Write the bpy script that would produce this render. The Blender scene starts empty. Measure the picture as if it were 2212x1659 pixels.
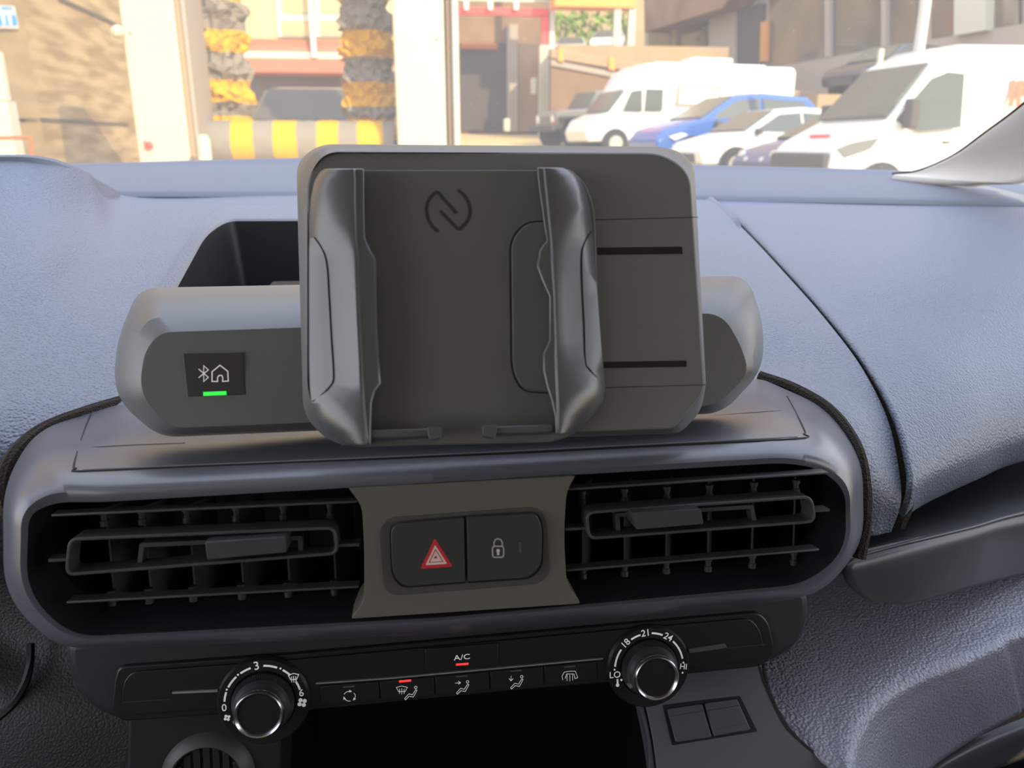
import bpy, bmesh, math, random
from mathutils import Vector, Matrix
random.seed(7)
SC = bpy.context.scene
COL = SC.collection
# ---------------------------------------------------------------- camera, world, light, exposure
FPX, CX, CY = 1700.0, 1106.0, 829.5
PITCH, YAW = math.radians(16.86), math.radians(7.5)
EYE = Vector((0, 0, 1.40))
cam_d = bpy.data.cameras.new('camera'); cam = bpy.data.objects.new('camera', cam_d); COL.objects.link(cam)
cam_d.sensor_width = 36; cam_d.lens = FPX/2212*36; cam_d.clip_start = .01; cam_d.clip_end = 500
cam.location = EYE; cam.rotation_euler = (math.pi/2-PITCH, 0, -YAW)
cam_d.dof.use_dof = True; cam_d.dof.focus_distance = .50; cam_d.dof.aperture_fstop = 11
SC.camera = cam
world = bpy.data.worlds.new('world'); SC.world = world; world.use_nodes = True
wn = world.node_tree; wn.nodes.clear()
wo = wn.nodes.new('ShaderNodeOutputWorld'); bg = wn.nodes.new('ShaderNodeBackground')
wt = wn.nodes.new('ShaderNodeTexCoord'); ws = wn.nodes.new('ShaderNodeSeparateXYZ'); wr = wn.nodes.new('ShaderNodeValToRGB')
wn.links.new(wt.outputs['Generated'], ws.inputs[0]); wn.links.new(ws.outputs['Z'], wr.inputs[0])
wr.color_ramp.elements[0].position = 0.0; wr.color_ramp.elements[0].color = (.92, .90, .86, 1)
wr.color_ramp.elements[1].position = 0.6; wr.color_ramp.elements[1].color = (.66, .76, 1.0, 1)
wn.links.new(wr.outputs[0], bg.inputs[0]); bg.inputs[1].default_value = 3.0
wn.links.new(bg.outputs[0], wo.inputs[0])
sun_d = bpy.data.lights.new('sun', 'SUN'); sun = bpy.data.objects.new('sun', sun_d); COL.objects.link(sun)
sun_d.energy = 5.8; sun_d.color = (1.0, .83, .50); sun_d.angle = math.radians(.6)
sun.rotation_euler = (math.radians(63), 0, math.radians(28))
SC.view_settings.view_transform = 'Standard'; SC.view_settings.look = 'None'
SC.view_settings.exposure = 0.05; SC.view_settings.gamma = 1.0; SC.view_settings.use_curve_mapping = False
# ---------------------------------------------------------------- projection helpers (photo pixel + real depth -> point)
_cp, _sp, _cy, _sy = math.cos(PITCH), math.sin(PITCH), math.cos(YAW), math.sin(YAW)
FWD = Vector((_sy*_cp, _cy*_cp, -_sp)); RGT = Vector((_cy, -_sy, 0)); UPV = Vector((_sy*_sp, _cy*_sp, _cp))
def ray(x, y): return FWD + RGT*((x-CX)/FPX) - UPV*((y-CY)/FPX)
def at(x, y, Y):
    r = ray(x, y); return EYE + r*(Y/r.y)
def pl(x, y, o, n):
    r = ray(x, y); return EYE + r*((o-EYE).dot(n)/r.dot(n))
class Frame:
    def __init__(s, o, u, v):
        s.o = Vector(o); s.u = Vector(u).normalized(); s.n = s.u.cross(Vector(v)).normalized(); s.v = s.n.cross(s.u)
    def px(s, x, y, h=0):
        d = pl(x, y, s.o+s.n*h, s.n)-s.o; return (d.dot(s.u), d.dot(s.v))
    def P(s, a, b, h=0): return s.o+s.u*a+s.v*b+s.n*h
    def W(s, x, y, h=0): return s.P(*s.px(x, y, h), h)
# ---------------------------------------------------------------- materials
MATS = {}
def mat(name, col, rough=.6, grain=None, metal=0, emit=None, spec=.5, sheen=0, noise=None, coat=0):
    if name in MATS: return MATS[name]
    m = bpy.data.materials.new(name); m.use_nodes = True; t = m.node_tree; b = t.nodes['Principled BSDF']
    b.inputs['Base Color'].default_value = (*col, 1); b.inputs['Roughness'].default_value = rough
    b.inputs['Metallic'].default_value = metal; b.inputs['Specular IOR Level'].default_value = spec
    b.inputs['Sheen Weight'].default_value = sheen; b.inputs['Coat Weight'].default_value = coat
    if emit: b.inputs['Emission Color'].default_value = (*emit[0], 1); b.inputs['Emission Strength'].default_value = emit[1]
    tc = t.nodes.new('ShaderNodeTexCoord')
    if noise:   # (scale, colour2, detail)
        n = t.nodes.new('ShaderNodeTexNoise'); n.inputs['Scale'].default_value = noise[0]; n.inputs['Detail'].default_value = noise[2] if len(noise) > 2 else 4
        t.links.new(tc.outputs['Object'], n.inputs['Vector'])
        r = t.nodes.new('ShaderNodeValToRGB'); r.color_ramp.elements[0].position = .35; r.color_ramp.elements[1].position = .65
        r.color_ramp.elements[0].color = (*col, 1); r.color_ramp.elements[1].color = (*noise[1], 1)
        t.links.new(n.outputs['Fac'], r.inputs[0]); t.links.new(r.outputs[0], b.inputs['Base Color'])
    if grain:   # (scale, strength, distance)
        v = t.nodes.new('ShaderNodeTexVoronoi'); v.feature = 'SMOOTH_F1'; v.inputs['Scale'].default_value = grain[0]
        n2 = t.nodes.new('ShaderNodeTexNoise'); n2.inputs['Scale'].default_value = grain[0]*.9; n2.inputs['Detail'].default_value = 3
        mx = t.nodes.new('ShaderNodeMath'); mx.operation = 'ADD'
        t.links.new(tc.outputs['Object'], v.inputs['Vector']); t.links.new(tc.outputs['Object'], n2.inputs['Vector'])
        m3_ = t.nodes.new('ShaderNodeMath'); m3_.operation = 'MULTIPLY'; m3_.inputs[1].default_value = .35; t.links.new(n2.outputs['Fac'], m3_.inputs[0])
        t.links.new(v.outputs['Distance'], mx.inputs[0]); t.links.new(m3_.outputs[0], mx.inputs[1])
        bp = t.nodes.new('ShaderNodeBump'); bp.inputs['Strength'].default_value = grain[1]; bp.inputs['Distance'].default_value = grain[2]; bp.invert = True
        t.links.new(mx.outputs[0], bp.inputs['Height']); t.links.new(bp.outputs[0], b.inputs['Normal'])
    MATS[name] = m; return m
def node_mat(name, build, rough=.8, spec=.3):
    m = bpy.data.materials.new(name); m.use_nodes = True; t = m.node_tree; b = t.nodes['Principled BSDF']
    b.inputs['Roughness'].default_value = rough; b.inputs['Specular IOR Level'].default_value = spec
    build(t, b); MATS[name] = m; return m
# ---------------------------------------------------------------- mesh builder
class MB:
    def __init__(s): s.v = []; s.f = []
    def add(s, vs, fs):
        k = len(s.v); s.v += [Vector(p) for p in vs]; s.f += [tuple(i+k for i in f) for f in fs]; return s
    def loft(s, loops, closed=True, cap0=False, cap1=False, flip=False):
        n = len(loops[0]); vs = [p for l in loops for p in l]; fs = []
        for i in range(len(loops)-1):
            for j in range(n if closed else n-1):
                a, b = i*n+j, i*n+(j+1) % n
                fs.append((a, b, b+n, a+n) if not flip else (a+n, b+n, b, a))
        if cap0: fs.append(tuple(range(n))[::-1] if not flip else tuple(range(n)))
        if cap1: fs.append(tuple((len(loops)-1)*n+j for j in range(n)))
        return s.add(vs, fs)
    def box(s, a, b):
        x0, y0, z0 = a; x1, y1, z1 = b
        return s.add([(x0,y0,z0),(x1,y0,z0),(x1,y1,z0),(x0,y1,z0),(x0,y0,z1),(x1,y0,z1),(x1,y1,z1),(x0,y1,z1)],
                     [(0,3,2,1),(4,5,6,7),(0,1,5,4),(1,2,6,5),(2,3,7,6),(3,0,4,7)])
    def prism(s, F, pts, h0, h1):      # pts in frame units
        area = sum(pts[i][0]*pts[(i+1) % len(pts)][1]-pts[(i+1) % len(pts)][0]*pts[i][1] for i in range(len(pts)))
        if area < 0: pts = pts[::-1]
        return s.loft([[F.P(a, b, h0) for a, b in pts], [F.P(a, b, h1) for a, b in pts]], True, True, True)
    def pprism(s, F, pix, h0, h1): return s.prism(F, [F.px(x, y, h1) for x, y in pix], h0, h1)
    def tube(s, path, r, n=8, caps=True, ry=None):
        path = [Vector(p) for p in path]; loops = []; up = Vector((0, 0, 1))
        for i, p in enumerate(path):
            t = (path[min(i+1, len(path)-1)]-path[max(i-1, 0)]).normalized()
            a = t.cross(up); a = a.normalized() if a.length > .05 else t.cross(Vector((1, 0, 0))).normalized()
            b = a.cross(t).normalized(); rr = r[i] if isinstance(r, (list, tuple)) else r; r2 = ry if ry else rr
            loops.append([p+a*rr*math.cos(k*2*math.pi/n)+b*r2*math.sin(k*2*math.pi/n) for k in range(n)])
        return s.loft(loops, True, caps, caps)
    def lathe(s, o, axis, prof, n=48, ux=None):   # prof: (radius, height along axis)
        axis = Vector(axis).normalized(); a = Vector(ux).normalized() if ux else axis.cross(Vector((0, .31, .95))).normalized(); b = axis.cross(a)
        loops = [[Vector(o)+axis*h+(a*math.cos(k*2*math.pi/n)+b*math.sin(k*2*math.pi/n))*r for k in range(n)] for r, h in prof]
        return s.loft(loops, True, prof[0][0] > 1e-6, prof[-1][0] > 1e-6)
    def build(s, name, m, parent=None, bevel=0, smooth=35, solid=0, seg=3, world_origin=False, sub=0, weld=False):
        me = bpy.data.meshes.new(name)
        if parent is not None: off = WL[parent.name]
        elif world_origin: off = Vector((0, 0, 0))
        else:
            xs = [p.x for p in s.v]; ys = [p.y for p in s.v]; zs = [p.z for p in s.v]
            off = Vector(((min(xs)+max(xs))/2, (min(ys)+max(ys))/2, min(zs)))
        me.from_pydata([tuple(p-off) for p in s.v], [], s.f); me.validate(clean_customdata=False)
        bm = bmesh.new(); bm.from_mesh(me)
        if weld: bmesh.ops.remove_doubles(bm, verts=bm.verts, dist=1e-5)
        bmesh.ops.recalc_face_normals(bm, faces=bm.faces) if not solid else None
        bm.to_mesh(me); bm.free()
        if smooth:
            me.polygons.foreach_set('use_smooth', [True]*len(me.polygons)); me.set_sharp_from_angle(angle=math.radians(smooth))
        o = bpy.data.objects.new(name, me); COL.objects.link(o); me.materials.append(m)
        if parent is not None: o.parent = parent; o.location = (0, 0, 0); WL[o.name] = off
        else: o.location = off; WL[o.name] = off
        if solid: md = o.modifiers.new('solid', 'SOLIDIFY'); md.thickness = solid; md.offset = -1
        if sub: md = o.modifiers.new('sub', 'SUBSURF'); md.levels = sub; md.render_levels = sub
        if bevel:
            md = o.modifiers.new('bevel', 'BEVEL'); md.width = bevel; md.segments = seg; md.limit_method = 'ANGLE'; md.angle_limit = math.radians(38); md.harden_normals = False
        return o
WL = {}
def tag(o, label=None, cat=None, group=None, kind=None):
    if label: o['label'] = label
    if cat: o['category'] = cat
    if group: o['group'] = group
    if kind: o['kind'] = kind
    return o
def thing(name, base, label, cat, group=None):
    o = bpy.data.objects.new(name, None); COL.objects.link(o); o.location = base; o.empty_display_size = .02
    WL[o.name] = Vector(base); return tag(o, label, cat, group)
def move_tree(root, delta):  root.location = Vector(root.location)+Vector(delta)
def copy_tree(o, parent=None):
    c = o.copy(); COL.objects.link(c)
    if parent is not None: c.parent = parent
    WL[c.name] = WL.get(o.name, Vector((0, 0, 0)))
    for ch in list(o.children): copy_tree(ch, c)
    return c
# ---------------------------------------------------------------- curve helpers
def rp(cs, n=6):
    """rounded closed polygon; corners (x, y[, Y], r) -> list of tuples without r"""
    out = []; N = len(cs)
    for i, c in enumerate(cs):
        p, a, b = Vector(c[:-1]), Vector(cs[i-1][:-1]), Vector(cs[(i+1) % N][:-1]); r = c[-1]
        l1 = math.hypot(a[0]-p[0], a[1]-p[1]); l2 = math.hypot(b[0]-p[0], b[1]-p[1])
        d = min(r, l1*.48, l2*.48)
        if r <= 0: d = 1e-4*min(l1, l2)
        s, e = p.lerp(a, d/l1), p.lerp(b, d/l2)
        for k in range(n+1):
            t = k/n; out.append(tuple(s*(1-t)**2+p*2*t*(1-t)+e*t*t))
    return out
def rr(x0, y0, x1, y1, r, n=5): return rp([(x0, y0, r), (x1, y0, r), (x1, y1, r), (x0, y1, r)], n)
def cr(pts, n=8):
    P = [Vector(p) for p in pts]; P = [P[0]*2-P[1]]+P+[P[-1]*2-P[-2]]; out = []
    for i in range(1, len(P)-2):
        for k in range(n):
            t = k/n; a, b, c, d = P[i-1], P[i], P[i+1], P[i+2]
            out.append(((b*2)+(c-a)*t+(a*2-b*5+c*4-d)*t*t+(b*3-a-c*3+d)*t**3)*.5)
    out.append(P[-2]); return out
def patch(rows, n=8, m=8):
    """rows of (px,py,Y) control points -> MB with a smooth surface"""
    R = [cr([Vector(p) for p in r], n) for r in rows]
    C = [cr([R[i][j] for i in range(len(R))], m) for j in range(len(R[0]))]
    loops = [[at(*C[j][i]) for j in range(len(C))] for i in range(len(C[0]))]
    return MB().loft(loops, closed=False, flip=True)
def stroke(mb, F, pts, w, h0, h1, closed=False):
    """flat ribbon of width w along pts (frame units)"""
    P = [Vector(p) for p in pts]; n = len(P); L = []; R = []
    for i in range(n):
        a = P[i-1] if (i > 0 or closed) else P[i]; b = P[(i+1) % n] if (i < n-1 or closed) else P[i]
        t1 = (P[i]-a).normalized() if (P[i]-a).length > 1e-9 else (b-P[i]).normalized()
        t2 = (b-P[i]).normalized() if (b-P[i]).length > 1e-9 else t1
        t = (t1+t2); t = t.normalized() if t.length > .2 else t1
        k = 1/max(.5, t.dot(t1)); nn = Vector((-t.y, t.x))*w/2*k; L.append(P[i]+nn); R.append(P[i]-nn)
    secs = [[F.P(*R[i], h0), F.P(*L[i], h0), F.P(*L[i], h1), F.P(*R[i], h1)] for i in range(n)]
    if closed: secs.append(secs[0])
    return mb.loft(secs, True, not closed, not closed)
def pstroke(mb, F, pix, w, h0, h1, closed=False): return stroke(mb, F, [F.px(x, y, h1) for x, y in pix], w, h0, h1, closed)
def text(name, F, s, u, v, size, h, m, parent, rot=0, sx=1, ex=.0001, bold=0):
    cu = bpy.data.curves.new('lettering', 'FONT'); cu.body = s; cu.size = size; cu.align_x = 'CENTER'; cu.align_y = 'CENTER'; cu.extrude = ex; cu.offset = bold
    o = bpy.data.objects.new('lettering', cu); COL.objects.link(o)
    bpy.context.view_layer.update()
    me = bpy.data.meshes.new_from_object(o.evaluated_get(bpy.context.evaluated_depsgraph_get()))
    bpy.data.objects.remove(o); bpy.data.curves.remove(cu)
    me.name = name; off = WL[parent.name]; c, sn = math.cos(rot), math.sin(rot)
    for vt in me.vertices:
        x, y, z = vt.co; x *= sx; vt.co = F.P(u+x*c-y*sn, v+x*sn+y*c, h+z)-off
    me.materials.clear(); me.materials.append(m)
    q = bpy.data.objects.new(name, me); COL.objects.link(q); q.parent = parent; WL[q.name] = off; return q
def subtract(o, cut_mb):
    c = cut_mb.build('cutter', MATS['black'], None, smooth=0)
    md = o.modifiers.new('b', 'BOOLEAN'); md.object = c; md.operation = 'DIFFERENCE'; md.solver = 'EXACT'
    bpy.context.view_layer.update()
    me = bpy.data.meshes.new_from_object(o.evaluated_get(bpy.context.evaluated_depsgraph_get()))
    o.modifiers.clear(); o.data = me; bpy.data.objects.remove(c)
    return o
# ================================================================ materials of the cabin
M_dash = mat('dash_grain', (.178, .205, .270), .44, grain=(620, .9, .0010), spec=.95)
M_dash2 = mat('dash_grain_fine', (.18, .19, .23), .5, grain=(900, .35, .0004), spec=.6)
M_band = mat('dash_band', (.19, .202, .235), .6, grain=(900, .25, .0003), spec=.5)
M_cons = mat('console_plastic', (.145, .152, .190), .32, grain=(1500, .12, .0002), spec=1.0)
M_panel = mat('centre_panel', (.155, .148, .125), .45, grain=(1500, .12, .0002))
M_smooth = mat('satin_plastic', (.07, .073, .077), .36, grain=(1800, .1, .0002))
M_dark = mat('dark_plastic', (.020, .020, .022), .42, grain=(1500, .15, .0002))
M_gloss = mat('climate_plastic', (.014, .014, .0145), .38, grain=(1600, .08, .0002))
M_black = mat('black', (.004, .004, .005), .6)
M_device = mat('device_plastic', (.160, .168, .176), .42, grain=(1400, .25, .00025), spec=1.0)
M_holder = mat('holder_plastic', (.095, .105, .115), .32, spec=1.0, grain=(2500, .08, .0001))
M_pad = mat('holder_pad', (.148, .155, .150), .62, grain=(2500, .1, .0001))
M_seal = mat('seal_foam', (.055, .048, .04), .9, grain=(900, 1, .001), spec=.2)
M_white = mat('print_white_glow', (.85, .85, .82), .6, emit=((1, .98, .92), .22))  # white print with a faint glow added, standing in for backlighting
M_dim = mat('print_dim', (.10, .10, .10), .6)
M_red = mat('print_red', (.70, .04, .05), .5)
M_chrome = mat('chrome', (.62, .62, .64), .22, metal=1)
M_line = mat('silver_line', (.50, .49, .46), .35, metal=.6)
M_ledr = mat('led_red', (.9, .02, .02), .4, emit=((1, .03, .03), 1.6))
M_ledg = mat('led_green', (.05, .8, .1), .4, emit=((.03, .75, .06), 1.0))
M_pillar = mat('pillar_trim', (.74, .69, .62), .7, grain=(900, .1, .0002))
M_lower = mat('lower_grain', (.32, .33, .40), .40, grain=(560, 1.0, .0010), spec=1.0)
M_switch = mat('switch_plastic', (.085, .092, .105), .4, grain=(1500, .1, .0002))

# ================================================================ dashboard
DB = thing('dashboard', at(1500, 1000, .55)+Vector((0, .1, -.35)), 'grained grey dashboard under the windscreen around the air vent console', 'dashboard')
# main upper pad
rows = [
 [(-420,330,.80),(-60,334,.80),(90,338,.82),(190,372,.88),(262,419,1.0),(640,419,1.0),(1100,421,1.0),(1500,428,1.0),(1526,430,1.0)],
 [(-420,470,.72),(-60,460,.72),(90,450,.75),(200,450,.82),(300,452,.92),(640,450,.92),(1100,452,.92),(1530,455,.92),(1600,489,.86)],
 [(-420,620,.60),(-60,570,.62),(90,560,.64),(200,550,.70),(320,545,.74),(640,545,.74),(1100,545,.74),(1560,560,.73),(1697,592,.71)],
 [(-420,750,.52),(-60,700,.54),(60,690,.56),(190,680,.58),(340,675,.60),(640,670,.60),(1100,668,.60),(1600,670,.61),(1785,692,.615)],
 [(-420,880,.46),(-60,830,.48),(40,820,.49),(180,800,.51),(340,790,.52),(640,780,.53),(1100,775,.535),(1640,780,.54),(1862,795,.55)],
 [(-420,980,.43),(-70,930,.44),(30,910,.455),(170,885,.47),(330,860,.485),(640,850,.49),(1100,840,.495),(1700,850,.495),(1917,905,.505)],
 [(-420,1100,.41),(-90,1040,.42),(20,1000,.435),(180,950,.455),(330,920,.465),(640,910,.47),(1100,900,.475),(1760,930,.47),(1941,1010,.475)],
 [(-420,1250,.41),(-110,1180,.42),(10,1120,.43),(180,1060,.45),(330,1040,.455),(640,1030,.46),(1100,1020,.465),(1790,1040,.455),(1946,1085,.46)],
 [(-420,1360,.43),(-110,1310,.44),(10,1250,.45),(180,1200,.47),(330,1180,.47),(640,1170,.47),(1100,1160,.475),(1800,1160,.46),(1925,1150,.465)],
]
rows = [[(-1150, r[0][1]+(r[0][1]-315)*.05, r[0][2])]+r for r in rows]
pad = patch(rows, 8, 8).build('dash_pad', M_dash, DB, solid=.004, smooth=60)
cub = rp([(300,700,.57,30),(425,500,.80,40),(485,452,.93,30),(1200,452,.93,10),(1200,700,.57,10)], 5)
top = [at(x,y,Y)+Vector((0,0,.05)) for x,y,Y in cub]; bot = [at(x,y,Y)-Vector((0,0,.12)) for x,y,Y in cub]
subtract(pad, MB().loft([bot, top], True, True, True))
for p in pad.data.polygons: p.use_smooth = True
pad.data.set_sharp_from_angle(angle=math.radians(60))
# storage tray in the pad: sloping bezel, thin lip and dark tub
A = rp([(296,704,.566,30),(421,500,.803,40),(483,449,.935,30),(1204,449,.935,10),(1204,704,.566,10)], 5)
Bc = rp([(350,660,.59,22),(440,500,.78,34),(487,470,.85,22),(1190,470,.85,10),(1190,660,.59,10)], 5)
def shift(l, d, s=1):
    q = [at(*p) for p in l]; c = sum(q, Vector())/len(q); return [c+(p-c)*s+Vector(d) for p in q]
lA = shift(A, (0, 0, .003)); lB = shift(Bc, (0, 0, -.001)); lC = shift(Bc, (0, 0, -.003), .985); lD = shift(Bc, (0, 0, -.075), .93)
MB().loft([lA, lB], True).build('tray_bezel', M_dash, DB)
MB().loft([lB, lC], True).build('tray_lip', mat('lip', (.25, .25, .27), .5), DB)
MB().loft([lC, lD], True, cap1=True).build('storage_tray', M_dark, DB)
MB().box(at(545,612,.66)+Vector((0, 0, -.06)), at(640,612,.66)+Vector((.06, .09, -.012))).build('tray_divider', M_dark, DB, bevel=.003)
# passenger side pad, a narrow shadow gap away
rows = [
 [(1532,430,1.0),(1700,434,1.0),(1950,440,1.0),(2212,444,1.0),(2500,450,1.0)],
 [(1608,489,.86),(1750,489,.86),(1960,492,.86),(2212,495,.86),(2500,500,.86)],
 [(1706,591,.71),(1820,590,.71),(1990,590,.715),(2212,590,.72),(2500,590,.73)],
 [(1796,691,.615),(1900,692,.62),(2020,690,.63),(2212,680,.65),(2500,670,.68)],
 [(1876,793,.548),(1940,790,.555),(2060,780,.57),(2212,765,.60),(2500,740,.64)],
 [(1936,901,.50),(1985,890,.51),(2090,870,.53),(2212,850,.56),(2500,810,.60)],
 [(1966,1008,.468),(2010,990,.48),(2100,955,.505),(2212,920,.54),(2500,870,.58)],
 [(1968,1070,.458),(2015,1040,.475),(2110,1000,.505),(2212,962,.54),(2500,905,.58)],
 [(1950,1120,.470),(2000,1085,.495),(2110,1035,.53),(2212,995,.57),(2500,930,.61)],
 [(1945,1120,.54),(2000,1085,.56),(2110,1030,.60),(2212,985,.64),(2500,925,.68)],
]
MB.build(patch(rows, 8, 8), 'passenger_pad', M_dash, DB, solid=.004, smooth=60)
gap = [(1529,432,1.01),(1604,491,.87),(1702,594,.72),(1791,694,.625),(1869,797,.56),(1927,905,.515),(1953,1012,.485),(1957,1080,.473),(1938,1135,.475)]
MB().tube([at(*p) for p in cr(gap, 8)], [.0012+.0045*min(1, i/40) for i in range(len(cr(gap, 8)))], 8).build('pad_seam', M_seal, DB)
# raised band at the foot of the windscreen
rows = [
 [(-500,455,1.003),(-60,450,1.003),(262,440,1.003),(640,440,1.003),(1100,441,1.003),(1500,448,1.003),(1850,454,1.003),(2212,463,1.003),(2600,470,1.003)],
 [(-500,424,1.003),(-60,420,1.003),(262,416,1.003),(640,416,1.003),(1100,417,1.003),(1500,424,1.003),(1850,430,1.003),(2212,438,1.003),(2600,446,1.003)],
 [(-500,378,1.12),(-60,376,1.12),(262,370,1.12),(640,362,1.12),(1100,362,1.12),(1500,374,1.12),(1850,384,1.12),(2212,398,1.10),(2600,415,1.08)],
 [(-500,366,1.15),(-60,364,1.15),(262,358,1.15),(640,348,1.15),(1100,348,1.15),(1500,362,1.15),(1850,371,1.15),(2212,386,1.13),(2600,402,1.10)],
 [(-500,372,1.24),(-60,370,1.24),(262,362,1.24),(640,352,1.24),(1100,352,1.24),(1500,366,1.24),(1850,376,1.24),(2212,390,1.22),(2600,406,1.20)],
]
MB.build(patch(rows, 6, 6), 'defroster_band', M_band, DB, solid=.004, smooth=60)
# instrument hood skin corner
hood = cr([(-300,333,.79),(-60,336,.79),(90,340,.81),(185,374,.87),(245,405,.95),(262,421,.99)], 6)
MB().loft([[at(x, y+3, Y) for x, y, Y in hood], [at(x, y+3, Y)+Vector((0, .03, -.08)) for x, y, Y in hood]], False, flip=True).build('hood_back', M_dash2, DB, solid=.003)

# storage shelf lip on the passenger side
rows = [
 [(1850,1110,.60),(1960,1085,.60),(2100,1030,.63),(2212,985,.66),(2500,920,.72)],
 [(1850,1165,.52),(1960,1130,.53),(2100,1085,.55),(2212,1045,.58),(2500,990,.62)],
 [(1835,1200,.435),(1960,1165,.45),(2100,1130,.475),(2212,1098,.50),(2500,1040,.54)],
 [(1832,1213,.426),(1960,1180,.44),(2100,1146,.465),(2212,1116,.49),(2500,1060,.53)],
 [(1830,1236,.422),(1962,1205,.436),(2100,1172,.461),(2212,1142,.486),(2500,1090,.526)],
 [(1840,1268,.424),(1970,1256,.438),(2100,1218,.463),(2212,1190,.488),(2500,1140,.528)],
 [(1880,1300,.428),(1975,1301,.442),(2100,1268,.467),(2212,1242,.492),(2500,1190,.532)],
]
MB.build(patch(rows, 8, 8), 'shelf_lip', M_smooth, DB, solid=.004, smooth=60)
# knee panel with leather grain, rolling under along its front ridge
_k0, _k1, _k2 = at(1700,1575,.400), at(2212,1235,.505), at(2212,1390,.435); _kn = (_k1-_k0).cross(_k2-_k0).normalized()
def kY(x, y, d=0): return (x, y, pl(x, y, _k0, _kn).y+d)
R0 = [(1866,1720),(1706,1572),(1648,1445),(1655,1340),(1740,1255),(1830,1235),(1900,1290),(2060,1265),(2212,1228),(2480,1165)]
R1 = [(1880,1730),(1756,1598),(1720,1480),(1750,1390),(1820,1330),(1890,1320),(1960,1340),(2090,1310),(2212,1278),(2480,1215)]
R2 = [(1886,1740),(1800,1630),(1790,1530),(1830,1450),(1900,1400),(1970,1385),(2030,1380),(2130,1350),(2212,1325),(2480,1262)]
R3 = [(1892,1750),(1838,1660),(1855,1570),(1900,1510),(1960,1470),(2025,1445),(2070,1430),(2150,1395),(2212,1368),(2480,1300)]
R4 = [(1898,1765),(1858,1685),(1880,1600),(1925,1545),(1985,1503),(2048,1474),(2092,1456),(2165,1422),(2212,1398),(2480,1330)]
R5 = [(1895,1785),(1885,1720),(1912,1645),(1958,1590),(2018,1545),(2078,1512),(2120,1492),(2180,1462),(2225,1440),(2490,1370)]
R6 = [(1930,1830),(1930,1790),(1965,1725),(2005,1670),(2060,1625),(2112,1592),(2150,1572),(2200,1545),(2240,1525),(2500,1460)]
r3 = [kY(*p) for p in R3]
rows = [[kY(*p) for p in R0], [kY(*p) for p in R1], [kY(*p) for p in R2], r3, [(p[0], p[1], q[2]+.001) for p, q in zip(R4, r3)], [(p[0], p[1], q[2]+.012) for p, q in zip(R5, r3)], [(p[0], p[1], q[2]+.045) for p, q in zip(R6, r3)]]
MB.build(patch(rows, 8, 8), 'knee_panel', M_lower, DB, solid=.004, smooth=60)
rows = [[(1930,1700,.46),(2030,1625,.47),(2212,1548,.50),(2480,1470,.54)], [(1960,1720,.45),(2060,1650,.46),(2212,1588,.49),(2480,1510,.53)], [(1960,1800,.47),(2080,1700,.48),(2212,1640,.51),(2480,1560,.55)]]
MB.build(patch(rows, 6, 6), 'glovebox_lid', M_smooth, DB, solid=.004, smooth=60)
# driver side lower panel
rows = [[(-300,1000,.52),(-100,1100,.50),(60,1180,.49),(340,1200,.48)], [(-300,1200,.50),(-100,1300,.49),(60,1380,.48),(340,1400,.47)],
        [(-300,1450,.47),(-100,1480,.46),(60,1540,.45),(340,1560,.45)], [(-300,1760,.43),(-100,1760,.43),(60,1770,.43),(340,1770,.43)]]
MB.build(patch(rows, 8, 8), 'driver_side_panel', mat('lower_dark_grain', (.035, .035, .035), .5, grain=(700, .6, .0006)), DB, solid=.004, smooth=60)
sm = cr([(66,1390,.468),(64,1440,.462),(48,1490,.456),(15,1535,.451),(-60,1590,.446)], 6)
MB().tube([at(*p) for p in sm], .0025, 6).build('panel_seam', M_black, DB)
# ================================================================ centre console with the vents
CN = thing('air_vent_console', at(950, 1350, .42)+Vector((0, .02, -.1)), 'dark grey centre console surround holding two air vents and the hazard switch', 'console')
LA = [(250,875,.475,20),(950,835,.48,20),(1645,818,.49,20),(1785,880,.455,60),(1866,985,.425,80),(1868,1170,.40,60),(1775,1288,.385,70),(950,1365,.375,20),(125,1402,.375,60),(8,1290,.385,80),(6,1050,.40,80),(75,930,.43,60)]
LB = [(225,1022,.378,20),(950,985,.374,20),(1680,945,.386,30),(1775,945,.392,50),(1846,1005,.391,60),(1856,1180,.376,60),(1768,1284,.371,70),(950,1360,.359,20),(128,1399,.361,60),(16,1290,.366,80),(18,1080,.376,70),(88,1010,.387,60)]
LC = [(230,1048,.367,20),(950,1014,.362,20),(1690,974,.374,30),(1776,984,.377,50),(1844,1035,.377,60),(1848,1188,.363,60),(1758,1276,.359,70),(950,1350,.348,20),(138,1392,.350,60),(27,1286,.354,80),(30,1096,.364,70),(102,1040,.372,60)]
LD = [(230,1068,.3640,20),(950,1030,.3590,20),(1690,988,.3710,30),(1770,998,.3735,50),(1836,1045,.3740,60),(1838,1189,.3605,60),(1749,1269,.3570,70),(950,1341,.3468,20),(147,1384,.3488,60),(42,1283,.3535,80),(46,1103,.3620,70),(111,1062,.367,60)]
LE = [(230,1084,.366,20),(950,1042,.361,20),(1690,1000,.373,30),(1765,1010,.375,50),(1826,1055,.376,60),(1828,1190,.363,60),(1740,1262,.360,70),(950,1334,.350,20),(155,1376,.352,60),(56,1280,.357,80),(62,1110,.365,70),(120,1085,.369,60)]
W = lambda L, n=7: [at(*p) for p in rp(L, n)]
lE = W(LE); lF = [p+Vector((0, .028, .001)) for p in lE]; lA0 = [p+Vector((0, .02, -.015)) for p in W(LA)]
BEZ = MB().loft([lA0, W(LA), W(LB), W(LC), W(LD), lE], True).build('bezel', M_cons, CN, smooth=70)
MB().loft([lE, lF], True).build('vent_recess', mat('recess_plastic', (.022, .023, .028), .4), CN, smooth=70)
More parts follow.
